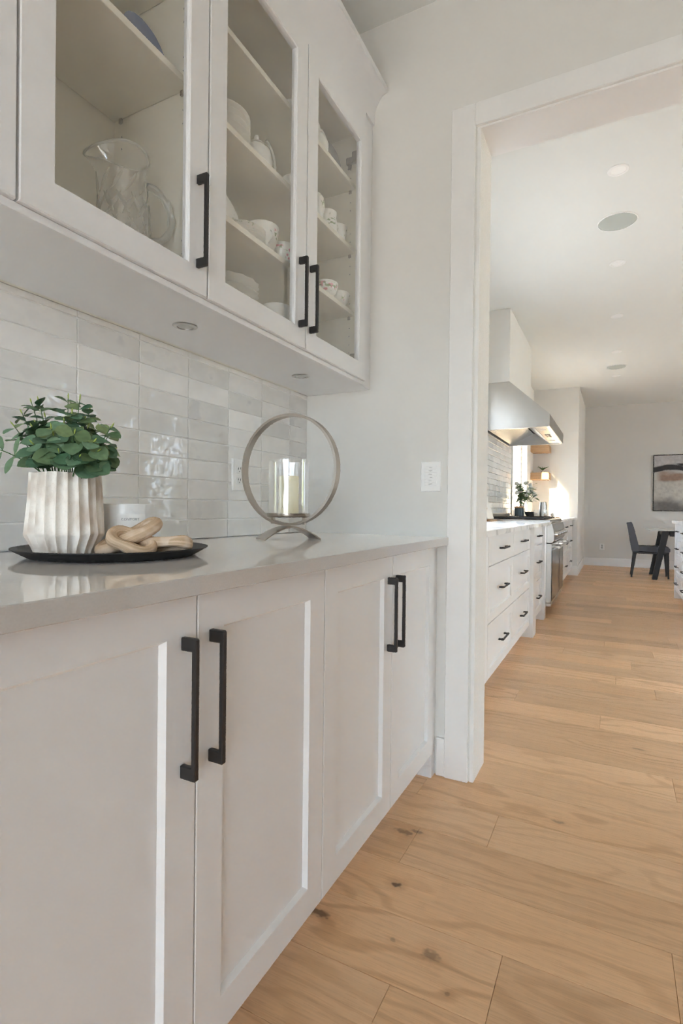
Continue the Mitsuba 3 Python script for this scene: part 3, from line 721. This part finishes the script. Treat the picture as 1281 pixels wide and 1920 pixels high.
ORD = ['lowest', 'second', 'third', 'fourth', 'fifth', 'sixth', 'seventh']
def plates(n, noun, where, cx, cy, z, r, m='m_china', group=None, step=.0085, sc=0):
    for i in range(n):
        pr = [(0, 0), (.55*r, 0), (.62*r, .003), (.98*r, .013), (r, .0145), (.985*r, .0155), (.62*r, .0058), (0, .0045)]
        mm = lathe(pr, 64)
        if sc:
            v = np.array(mm.vertices); a = np.arctan2(v[:, 1], v[:, 0]); rr = np.hypot(v[:, 0], v[:, 1])
            f = 1 + .03*np.cos(a*sc)*np.clip((rr/r-.6)/.4, 0, 1)
            v[:, 0] *= f; v[:, 1] *= f; mm.vertices = v
        o = 'topmost' if i == n-1 else ORD[i]
        thing('plate', '%s %s%s' % (noun, o, where if i in (0, n-1) else ' from below' + where), 'plate', group, mv(mm, cx, cy, z+i*step), m, 30)
def standing_plate(name, label, cx, cy, z, r, yaw, lean, m):
    mm = lathe([(0, 0), (.55*r, 0), (.62*r, .003), (.98*r, .013), (r, .0145), (.985*r, .0155), (.62*r, .0058), (0, .0045)], 64)
    M = rotz(yaw) @ roty(PI/2-lean)
    mm = tf(mm, M)
    mm.apply_translation((cx, cy, z-mm.bounds[0][2]+.0004))
    return thing(name, label, 'plate', None, mm, m, 30)
S1, S2, S3, SB = 1.7932, 2.0372, 2.2882, 2.0432
standing_plate('blue_plate', 'grey-blue plate standing on the upper shelf above the crystal pitcher', .200, .905, SB, .062, 0, .20, 'm_glaze_blue')
# lower deck of the double cabinet
plates(6, 'scalloped white plate,', ' in the stack on the cabinet floor', .190, 1.225, F0, .098, group='scalloped white plates', step=.026, sc=16)
cup('fluted_cup', 'white fluted teacup on the cabinet floor, right of the scalloped plates', .215, 1.452, F0, .052, .150, 'm_china', handle=-PI/2-.2, prof=[(0, 0), (.62, 0), (.66, .03), (.62, .05), (.70, .30), (.92, .70), (1, 1), (.96, 1), (.88, .70), (.66, .32), (0, .28)])
# lower shelf: rose cups and saucers, beige plate leaning
standing_plate('cream_plate', 'beige plate leaning behind the saucers, at the left of the rose cup shelf', .170, 1.215, S1, .085, 0, .25, 'm_rose_china')
plates(3, 'pinkish saucer,', ' in the stack left of the big rose cup', .215, 1.27, S1, .070, 'm_rose_china', 'stacked saucers beside the rose cups', step=.012)
RC_ = 'm_rose_china'
cup('teacup', 'large rose-patterned teacup beside the stacked saucers, behind the middle glass door', .215, 1.372, S1, .052, .098, RC_, .6, -.4)
cup('teacup', 'red rose teacup just right of the large rose-patterned teacup', .225, 1.466, S1, .043, .078, RC_, 1.0, -2.3)
cup('teacup', 'red rose teacup on the stile between the two right glass doors', .235, 1.556, S1, .040, .070, RC_, 1.0, -2.3)
cup('teacup', 'pink rose teacup on the lower shelf behind the rightmost glass door, left one of two', .238, 1.735, S1, .050, .056, RC_, .8, -2.3)
cup('teacup', 'pink rose teacup on the lower shelf behind the rightmost glass door, right one of two', .238, 1.838, S1, .046, .056, RC_, 1.0, -2.3)
# middle shelf
plates(5, 'plain white plate,', ' in the stack on the middle shelf', .195, 1.188, S2, .088, group='stacked white plates on the middle shelf', step=.0165)
k = thing('teapot', 'white china teapot with a big loop handle on the middle shelf', 'teapot')
part(k, 'body', mv(lathe([(0, 0), (.030, 0), (.034, .006), (.046, .03), (.050, .055), (.042, .084), (.027, .098), (.024, .101), (0, .101)], 48), .205, 1.352, S2-.0), 'm_china', True)
part(k, 'lid', mv(lathe([(0, .1015), (.026, .1015), (.022, .108), (.009, .114), (.006, .119), (.009, .126), (.006, .132), (0, .133)], 32), .205, 1.352, S2), 'm_china', True)
part(k, 'handle', tube([(.205, 1.396+.056*math.sin(q), S2+.088+.060*math.cos(q)) for q in np.linspace(.1, PI-.1, 16)], .0048, 10, up=(1, 0, 0)), 'm_china', True)
part(k, 'spout', tube([(.205, 1.310, S2+.040), (.205, 1.300, S2+.062), (.205, 1.296, S2+.085)], [.011, .008, .006], 12, up=(1, 0, 0)), 'm_china', True)
cup('teacup', 'small patterned teacup at the right end of the middle shelf behind the middle door', .235, 1.520, S2, .040, .078, RC_, .2, -2.4)
cup('egg_cup', 'tall rounded white cup, leftmost on the middle shelf of the rightmost door', .230, 1.675, S2, .034, .115, RC_, .05, None, prof=[(0, 0), (.6, 0), (.62, .03), (.45, .10), (.8, .30), (1, .60), (.85, .88), (.55, 1.0), (.50, 1.0), (.78, .86), (.9, .6), (.7, .34), (0, .28)])
cup('creamer', 'white creamer jug with a loop handle, middle of its shelf behind the rightmost door', .230, 1.762, S2, .040, .090, RC_, .05, PI/2-.3, prof=[(0, 0), (.62, 0), (.64, .04), (.9, .25), (1.0, .5), (.82, .8), (.9, 1.0), (.86, 1.0), (.76, .8), (.92, .5), (.8, .26), (0, .18)], hr=.020)
cup('teacup', 'green-sprigged teacup, rightmost on the middle shelf of the rightmost door', .230, 1.850, S2, .036, .078, RC_, .05, -2.4)
# top shelf
cup('teacup', 'white teacup at the right end of the top shelf behind the middle door', .240, 1.500, S3, .040, .055, 'm_china', 1, -2.4)
k = thing('sugar_pot', 'white lidded sugar pot on the top shelf behind the rightmost door', 'pot')
part(k, 'body', mv(lathe([(0, 0), (.028, 0), (.042, .024), (.044, .056), (.034, .084), (0, .084)], 40), .222, 1.690, S3), 'm_china', True)
part(k, 'lid', mv(lathe([(0, .0845), (.034, .0845), (.025, .100), (.009, .107), (.014, .118), (.009, .130), (0, .132)], 32), .222, 1.690, S3), 'm_china', True)
standing_plate('grey_plate', 'grey plate standing in shadow on the top shelf beside the sugar pot', .185, 1.800, S3, .086, -.3, .18, 'm_glaze_grey')

# ================================================================ KITCHEN BASE CABINETS
KD = .605
def drawer_bank(label, y0, y1, cols, face=KD, rows=((.098, .398), (.402, .710), (.714, .880)), hl=.19, handles=True, m='m_kitchen_cabinet', to=None, seams=None):
    t = thing('drawer_cabinet', label, 'cabinet')
    G = np.eye(4) if to is None else to
    part(t, 'body', tf(bx(.012, face-.020, y0, y1, .10, .884), G), m)
    part(t, 'toe_kick', tf(bx(.40, .535, y0, y1, 0, .10), G), m)
    ys = seams or list(np.linspace(y0, y1, cols+1))
    for a, b in zip(ys[:-1], ys[1:]):
        for i, (c, d) in enumerate(rows):
            mm = slab(b-a-.003, d-c) if i == len(rows)-1 else shaker(b-a-.003, d-c, st=.058, rl=.052)
            dk = part(t, 'drawer', tf(mm, G @ FX(face-.019, a+.0015, c)), m)
            if handles:
                hm = handle_h(hl)
                hz = (c+d)/2 + (.0 if i == len(rows)-1 else .012)
                hk = part(dk, 'handle', tf(hm, G @ FX(face, (a+b)/2-hl/2, hz)), 'm_black')
    return t
drawer_bank('white kitchen drawer cabinet just beyond the doorway, widest of the run', 2.915, 4.495, 2)
t = thing('kitchen_cabinet', 'white kitchen cabinet with one door, mostly hidden behind the doorway casing', 'cabinet')
part(t, 'body', bx(.012, KD-.020, YK+.02, 2.912, .10, .884), 'm_kitchen_cabinet')
part(t, 'toe_kick', bx(.40, .535, YK+.02, 2.912, 0, .10), 'm_kitchen_cabinet')
part(t, 'door', tf(shaker(.62, .782, st=.058, rl=.060), FX(KD-.019, 2.291, .098)), 'm_kitchen_cabinet')
def post(label, y0, y1, xf):
    t = thing('cabinet_post', label, 'cabinet post')
    part(t, 'shaft', bx(.012, xf, y0, y1, 0, .884, .002), 'm_kitchen_cabinet')
post('white square cabinet post standing proud of the drawers before the narrow drawers', 4.498, 4.668, .634)
drawer_bank('narrow white three-drawer cabinet beside the range', 4.672, 5.285, 1)
post('white cabinet post between the narrow drawers and the range', 5.288, 5.42, .628)
drawer_bank('white drawer cabinet beyond the range, against the projecting wall', 6.70, 9.18, 3)
# counters
thing('kitchen_countertop', 'grey-veined white stone countertop between the doorway and the range', 'countertop', None,
      tf(extr([(.0115, YK+.002), (.647, YK+.002), (.647, 4.46), (.668, 4.48), (.668, 5.435), (.0115, 5.435)], .030), frame((0, 0, .885), (1, 0, 0), (0, 1, 0), (0, 0, 1))), 'm_marble')
thing('kitchen_countertop', 'grey-veined white stone countertop beyond the range', 'countertop', None, bx(.0115, .647, 6.685, 9.198, .885, .915, .002), 'm_marble')
# ---- range
RY0, RY1, RF = 5.445, 6.675, .674
rg = thing('range_cooker', 'wide stainless steel range with two mirror-dark oven doors and a row of knobs', 'range')
part(rg, 'body', bx(.02, RF-.062, RY0, RY1, .10, .90), 'm_steel')
part(rg, 'kick', bx(.10, RF-.110, RY0+.02, RY1-.02, .012, .099), 'm_steel')
part(rg, 'cooktop', cat(bx(.02, RF-.02, RY0, RY1, .9005, .932, .004)), 'm_steel')
pn = [(RF-.062, .712), (RF, .712), (RF+.018, .735), (RF+.014, .835), (RF-.004, .895), (RF-.030, .900), (RF-.062, .900)]
part(rg, 'control_panel', extr_y(pn, RY0, RY1), 'm_steel', 30)
for i, y in enumerate(np.linspace(RY0+.10, RY1-.10, 8)):
    kb = part(rg, 'knob', tf(lathe([(0, .030), (.018, .029), (.020, .026), (.021, .008), (.027, .006), (.027, 0), (0, 0)], 24), frame((RF+.0165, y, .790), (0, 1, 0), (0, 0, 1), (1, 0, 0))), 'm_chrome', 30)
    part(kb, 'grip', bx(RF+.047, RF+.050, y-.002, y+.002, .778, .802, .0008), 'm_black')
    part(kb, 'bezel', tf(lathe([(.027, 0), (.031, 0), (.031, .006), (.0275, .0065), (.027, 0)], 24), frame((RF+.0162, y, .790), (0, 1, 0), (0, 0, 1), (1, 0, 0))), 'm_chrome', 30)
for (a, b, nm) in ((RY0, 6.195, 0), (6.203, RY1, 1)):
    d = part(rg, 'oven_door', bx(RF-.060, RF, a, b, .135, .703, .004), 'm_steel')
    w = part(d, 'window', bx(RF+.0002, RF+.004, a+.012, b-.012, .150, .640, .001), 'm_oven_glass')
    plabel(w, 'dark mirror-like glass')
    hb = cat(tf(trimesh.creation.cylinder(.013, b-a-.04, sections=20), frame((RF+.062, (a+b)/2, .672), (1, 0, 0), (0, 0, -1), (0, 1, 0))),
             bx(RF+.0005, RF+.062, a+.045, a+.075, .660, .684, .004), bx(RF+.0005, RF+.062, b-.075, b-.045, .660, .684, .004))
    part(d, 'handle', hb, 'm_chrome', 30)
part(rg, 'drip_tray', bx(RF-.055, RF-.004, RY0+.01, RY1-.01, .102, .131, .002), 'm_steel')
for y in (RY0+.06, RY1-.06):
    part(rg, 'foot', mv(trimesh.creation.cylinder(.018, .10, sections=16), RF-.09, y, .05), 'm_steel')
for i in range(4):
    y0 = RY0+.05+i*.285
    gr = [bx(.08, .585, y0+q, y0+q+.012, .938, .954, .002) for q in (0, .065, .13, .195, .248)] + [bx(.08+q, .092+q, y0, y0+.26, .936, .950, .002) for q in (0, .16, .33, .493)]
    part(rg, 'grate', cat(*gr), 'm_black')
    for xx in (.20, .46): part(rg, 'burner', mv(lathe([(0, .022), (.034, .020), (.040, .012), (.055, .010), (.055, .0), (0, 0)], 24), xx, y0+.13, .9325), 'm_dark_gap', 30)
part(rg, 'backguard', bx(.02, .075, RY0, RY1, .9325, .985, .003), 'm_steel')
tw = np.linspace(0, 1, 12)

# ---- hood
HY0, HY1 = 5.35, 6.82
thing('hood_chimney', 'boxed white chimney above the range hood, reaching the ceiling', 'chimney', None, bx(.001, .280, HY0+.002, 6.80, 2.268, CEIL-.001, .002), 'm_wall')
hd = thing('range_hood', 'stainless steel canopy range hood with sloping sides over the range', 'range hood')
prof = [(.002, 1.808), (.002, 2.266), (.282, 2.266), (.649, 1.930), (.649, 1.816), (.632, 1.812)]
def m3d(t): return m3.Manifold(m3.Mesh(np.asarray(t.vertices, np.float32), np.asarray(t.faces, np.uint32)))
def fm3(m): q = m.to_mesh(); return trimesh.Trimesh(q.vert_properties[:, :3], q.tri_verts, process=False)
shell = fixn(extr_y(prof, HY0, HY1)); cut = fixn(extr_y([(.035, 1.79), (.035, 1.85), (.30, 1.97), (.50, 1.97), (.615, 1.84), (.615, 1.79)], HY0+.025, HY1-.025))
part(hd, 'canopy', fm3(m3d(shell) - m3d(cut)), 'm_steel', 20)
part(hd, 'gap_shade', fixn(extr_y([(.045, 1.842), (.045, 1.848), (.30, 1.968), (.31, 1.962)], HY0+.027, HY1-.027)), 'm_dark_gap')  # dark sheet standing in for the shade between the baffles
nb = 22
for i in range(nb):
    y = HY0+.05+(HY1-HY0-.10)*i/(nb-1)
    part(hd, 'baffle', fixn(extr_y([(.05, 1.826), (.05, 1.832), (.32, 1.948), (.32, 1.940)], y-.016, y+.016)), 'm_steel')
part(hd, 'front_shield', fixn(extr_y([(.335, 1.945), (.340, 1.952), (.500, 1.835), (.490, 1.829)], HY0+.027, HY1-.027)), 'm_steel')
lp = part(hd, 'light_panel', bx(.505, .612, HY0+.027, HY1-.027, 1.822, 1.829), 'm_steel')
for y in (HY0+.30, HY1-.30): part(lp, 'lamp', mv(trimesh.creation.cylinder(.03, .003, sections=24), .558, y, 1.8203), 'm_white_plastic')
part(hd, 'control_pad', bx(.535, .585, 5.98, 6.20, 1.8195, 1.8218), 'm_black')
for q in range(4): part(hd, 'button', bx(.552, .568, 6.00+q*.05, 6.025+q*.05, 1.817, 1.8194), 'm_steel')
rl = [(.30+.30*q, HY1-.10, 2.262-.27*q+.03) for q in (0, .5, 1)]

# ---- shelves in the window corner
for i, (z0, z1, lb) in enumerate(((1.51, 1.62, 'chunky oak floating shelf by the kitchen window, lower one in the sun'), (1.945, 2.05, 'chunky oak floating shelf by the kitchen window, upper one close under the hood'))):
    thing('floating_shelf', lb, 'shelf', None, bx(.0005, .278, 8.90, 9.1995, z0, z1, .003), 'm_shelf_wood')
t = thing('shelf_plant', 'tiny dark sprigs in a pot on the lower floating shelf', 'plant')
part(t, 'pot', mv(lathe([(0, 0), (.022, 0), (.028, .035), (.025, .036), (0, .030)], 20), .17, 9.04, 1.6205), 'm_glaze_grey', True)
sr = random.Random(3)
for k in range(12):
    a, L = sr.random()*6.28, .05+.05*sr.random()
    part(t, 'sprig', tube([(.17, 9.04, 1.65), (.17+.3*L*math.cos(a), 9.04+.3*L*math.sin(a), 1.65+.5*L), (.17+L*math.cos(a), 9.04+L*math.sin(a), 1.65+.75*L)], [.003, .006, .002], 5), 'm_stem', True)

# ---- on the kitchen counter
KT = .9152
t = thing('leaning_board', 'white board leaning against the tiles at the left end of the range', 'board')
part(t, 'panel', tf(bx(-.15, .15, -.012, .012, 0, .248, .002), frame((.146, 5.16, KT+.016), (0, 1, 0), (-.95, 0, -.31), (-.31, 0, .95))), 'm_white_board')
part(t, 'ledge', bx(.10, .185, 4.99, 5.33, KT+.0003, KT+.0125, .002), 'm_shelf_wood')
t = thing('wooden_box', 'small dark box with a wooden lid before the leaning board', 'box')
part(t, 'body', bx(.055, .160, 4.80, 4.95, KT, KT+.110, .003), 'm_dark_wood'); part(t, 'lid', bx(.050, .166, 4.795, 4.955, KT+.1105, KT+.128, .003), 'm_shelf_wood')
t = thing('serving_board', 'long wooden board under the vase, the canister and the glasses beyond the range', 'board', None, bx(.030, .585, 6.86, 7.34, KT, KT+.021, .008), 'm_shelf_wood')
BT = KT+.0214
# flowers
FXc, FYc = .118, 7.205
KT2 = BT
t = thing('vase_of_flowers', 'white flowers with green leaves in a clear glass vase beside the window', 'flower vase')
part(t, 'vase', mv(lathe([(0, 0), (.052, 0), (.055, .004), (.062, .21), (.060, .2115), (.058, .21), (.051, .012), (0, .012)], 40), FXc, FYc, KT2), 'm_glass_thin', 30)
part(t, 'water', mv(lathe([(0, .0125), (.0500, .0125), (.0540, .11), (0, .11)], 32), FXc, FYc, KT2), 'm_glass', 30)
fr = random.Random(11)
for k in range(34):
    a, rad = fr.random()*2*PI, .235*math.sqrt(fr.random())
    top = np.array([FXc+rad*math.cos(a)*(.95 if math.cos(a) > 0 else .34), FYc+rad*math.sin(a), KT2+.30+.17*fr.random()-.22*rad])
    top[0] = max(top[0], .095)
    b0 = np.array([FXc+.025*math.cos(a+2), FYc+.025*math.sin(a+2), KT2+.02]); mid = (b0+top)/2 + np.array([0, 0, .04])
    part(t, 'stem', tube([b0, mid*.5+b0*.5, mid, top], .0022, 5), 'm_stem', True)
    if k % 5 < 3:
        blob = trimesh.creation.icosphere(2, .019+.011*fr.random()); v = np.array(blob.vertices)
        v *= (.80+.45*meshkit.noise(v*90+k))[:, None]; v[:, 2] *= .8; blob.vertices = v+top
        part(t, 'bloom', blob, 'm_flower', True)
    for q in range(7):
        i = fr.random(); p0 = mid*(1-i)+top*i; d = np.array([abs(math.cos(a+fr.uniform(-1, 1)))-.15, math.sin(a+fr.uniform(-1, 1)), fr.uniform(-.3, .7)])
        L = fr.uniform(.06, .115)
        m = leaf_mesh(p0, d, np.array([0, 0, 1.0]), L, L*.30)
        scene[numbered(t+'__leaf')] = mikit.ply(m, 'm_leaf', True, uv=np.tile([[fr.random(), .35]], (len(m.vertices), 1)))
for (a, L) in ((-1.9, .17), (1.0, .16)):
    m = leaf_mesh(np.array([FXc, FYc, KT2+.22]), np.array([.5*math.cos(a), math.sin(a), -.05]), np.array([0, 0, 1.0]), L, .045)
    scene[numbered(t+'__leaf')] = mikit.ply(m, 'm_leaf', True, uv=np.tile([[.6, .4]], (len(m.vertices), 1)))
CX_, CY_ = .125, 7.045
t = thing('canister', 'dark teal canister with a wooden lid and loop in front of the flower vase', 'canister')
part(t, 'body', mv(lathe([(0, 0), (.052, 0), (.056, .004), (.056, .105), (.050, .112), (0, .112)], 36), CX_, CY_, BT), 'm_canister', 30)
part(t, 'lid', mv(lathe([(0, .1122), (.058, .1122), (.060, .116), (.060, .130), (.056, .134), (0, .134)], 36), CX_, CY_, BT), 'm_shelf_wood', 30)
part(t, 'loop', tube([(CX_+.026*math.cos(q), CY_, BT+.134+.030*math.sin(q)) for q in np.linspace(0, PI, 12)], .0045, 8), 'm_shelf_wood', True)
t = thing('dark_bowl', 'dark grey bowl on the wooden board between the canister and the cocktail cup', 'bowl', None, mv(lathe([(0, 0), (.040, 0), (.044, .006), (.066, .045), (.070, .066), (.066, .066), (.060, .045), (.040, .012), (0, .010)], 40), .255, 7.08, BT), 'm_bowl_dark', 30)
t = thing('cocktail_shaker', 'tall brushed silver cocktail cup upside down among the glasses', 'shaker', None, mv(lathe([(0, 0), (.050, 0), (.051, .003), (.040, .186), (.036, .190), (0, .190)], 40), .395, 7.17, BT), 'm_steel', 30)
def tumbler(label, x, y):
    k = thing('tumbler', label, 'glass')
    part(k, 'glass', mv(lathe([(0, 0), (.029, 0), (.030, .003), (.032, .090), (.0308, .0905), (.0296, .09), (.0275, .010), (0, .010)], 32), x, y, BT), 'm_glass_thin', 30)
    part(k, 'ornament', mv(trimesh.creation.icosphere(2, .022), x, y, BT+.0335), 'm_china', True)
tumbler('short glass holding a pale ball, left of the cocktail cup', .345, 6.94)
tumbler('short glass holding a pale ball, in front of the cocktail cup', .440, 7.02)
tumbler('short glass holding a pale ball, right of the cocktail cup', .515, 7.10)

# ================================================================ CEILING FITTINGS
for y, lb in ((3.455, 'recessed downlight nearest the doorway'), (4.75, 'recessed downlight just beyond the nearer ceiling speaker'), (6.03, 'recessed downlight in the middle of the kitchen ceiling'), (7.37, 'recessed downlight beside the sun glints, before the farther speaker'), (8.68, 'recessed downlight beyond the farther ceiling speaker')):
    t = thing('ceiling_downlight', lb, 'light')
    part(t, 'trim', mv(lathe([(.040, .003), (.041, -.004), (.056, -.003), (.0575, 0), (.040, .003)], 40), 1.197, y, CEIL-.0004), 'm_white_plastic', 30)
    part(t, 'lens', mv(lathe([(0, -.0022), (.0402, -.0030), (.0402, -.0006), (0, -.0006)], 32), 1.197, y, CEIL-.0002), 'm_lamp' if y < 4 else 'm_white_plastic', 30)
P('m_lamp_base', (.85, .85, .83), .4)
scene['m_lamp'] = {'type': 'principled', 'base_color': rgb(.86, .86, .84), 'roughness': .3, 'specular': .5}
for y, lb in ((4.065, 'grey round ceiling speaker between the first two downlights'), (8.145, 'grey round ceiling speaker near the far end of the kitchen')):
    t = thing('ceiling_speaker', lb, 'speaker')
    part(t, 'grille', mv(lathe([(0, -.004), (.116, -.004), (.117, -.0005), (0, -.0005)], 56), 1.195, y, CEIL-.0003), 'm_speaker', 30)
    part(t, 'rim', mv(lathe([(.1175, -.0005), (.1175, -.0055), (.121, -.006), (.123, -.0005), (.1175, -.0005)], 56), 1.195, y, CEIL-.0003), 'm_white_plastic', 30)

# ================================================================ ISLAND
IX = 1.85
isl = thing('kitchen_island', 'white island with columns of drawers at the right picture edge', 'island')
part(isl, 'body', bx(IX+.020, 2.85, 4.40, 7.42, .10, .884), 'm_kitchen_cabinet')
part(isl, 'toe_kick', bx(IX+.07, 2.80, 4.45, 7.35, 0, .0995), 'm_kitchen_cabinet')
part(isl, 'end_leg', bx(IX-.004, 2.86, 7.4205, 7.50, 0, .884, .002), 'm_kitchen_cabinet')
part(isl, 'end_leg', bx(IX-.004, 2.86, 4.32, 4.3995, 0, .884, .002), 'm_kitchen_cabinet')
for a, b in ((6.92, 7.41), (6.12, 6.91), (5.28, 6.11), (4.41, 5.27)):
    for i, (c, d) in enumerate(((.098, .280), (.284, .485), (.489, .690), (.694, .880))):
        dk = part(isl, 'drawer', tf(slab(b-a-.003, d-c) if i == 3 else shaker(b-a-.003, d-c, st=.05, rl=.04), FMX(IX+.0195, b-.0015, c)), 'm_kitchen_cabinet')
        part(dk, 'handle', tf(handle_h(.19), FMX(IX+.0005, (a+b)/2+.095, (c+d)/2+.01)), 'm_black')
thing('island_countertop', 'white stone top of the island at the right picture edge', 'countertop', None, bx(IX-.035, 2.90, 4.28, 7.54, .885, .915, .002), 'm_marble')

# ================================================================ DINING
tb = thing('dining_table', 'dining table with a pale glassy top on splayed black trestle legs', 'table')
def rr_(x0, x1, y0, y1, r): return [p for p in sbox(x0+r, y0+r, x1-r, y1-r).buffer(r, quad_segs=6).exterior.coords]
part(tb, 'top', mv(extr(rr_(1.655, 3.70, 9.22, 10.22, .05), .012), 0, 0, .738), 'm_table_top')
for xs, xt in ((1.745, 1.885), (3.61, 3.47)):
    for y in (9.30, 10.06):
        sgn = 1 if xt > xs else -1
        v = [(xs-.035, 0), (xs+.035, 0), (xt+.045, .737), (xt-.045, .737)]
        part(tb, 'leg', fixn(extr_y(v, y-.03, y+.03)), 'm_chair_leg')
    part(tb, 'crossbar', bx(xt-.04, xt+.04, 9.332, 10.028, .660, .736, .003), 'm_chair_leg')
for y in (9.30, 10.06):
    part(tb, 'rail', bx(1.932, 3.422, y-.028, y+.028, .655, .737, .003), 'm_chair_leg')
ch = thing('dining_chair', 'grey upholstered dining chair with tapered black legs at the left end of the table', 'chair')
cy0, cy1 = 9.44, 9.88
def loft(prof_xz, y0, y1, b=.015): return fixn(extr_y(prof_xz, y0, y1))
back = Polygon([(1.375, .838), (1.440, .852), (1.475, .75), (1.520, .56), (1.548, .462), (1.545, .405), (1.452, .402), (1.425, .55), (1.395, .74)]).buffer(.008).buffer(-.006)
part(ch, 'backrest', fixn(extr_y([(x, z) for x, z in back.exterior.coords][:-1], cy0, cy1)), 'm_chair', 30)
seat = Polygon([(1.552, .408), (1.935, .402), (1.955, .420), (1.955, .455), (1.935, .478), (1.80, .482), (1.552, .478)]).buffer(.010).buffer(-.008)
part(ch, 'seat', fixn(extr_y([(x, z) for x, z in seat.exterior.coords][:-1], cy0, cy1)), 'm_chair', 30)
part(ch, 'seat_frame', bx(1.46, 1.945, cy0+.01, cy1-.01, .372, .4015, .004), 'm_chair_leg')
for y in (cy0+.035, cy1-.035):
    part(ch, 'leg', fixn(extr_y([(1.432, 0), (1.456, 0), (1.512, .3715), (1.468, .3715)], y-.018, y+.018)), 'm_chair_leg')
    part(ch, 'leg', fixn(extr_y([(1.930, 0), (1.950, 0), (1.942, .3715), (1.896, .3715)], y-.018, y+.018)), 'm_chair_leg')
pt = thing('painting', 'abstract landscape painting in a thin dark frame on the far wall', 'painting')
X0, X1, Z0, Z1 = 1.806, 2.806, 1.035, 2.038
part(pt, 'canvas', bx(X0+.012, X1-.012, 11.080, 11.100, Z0+.012, Z1-.012), 'm_canvas')
part(pt, 'frame', cat(bx(X0, X0+.011, 11.070, 11.109, Z0, Z1), bx(X1-.011, X1, 11.070, 11.109, Z0, Z1), bx(X0+.011, X1-.011, 11.070, 11.109, Z0, Z0+.011), bx(X0+.011, X1-.011, 11.070, 11.109, Z1-.011, Z1)), 'm_dark_wood')
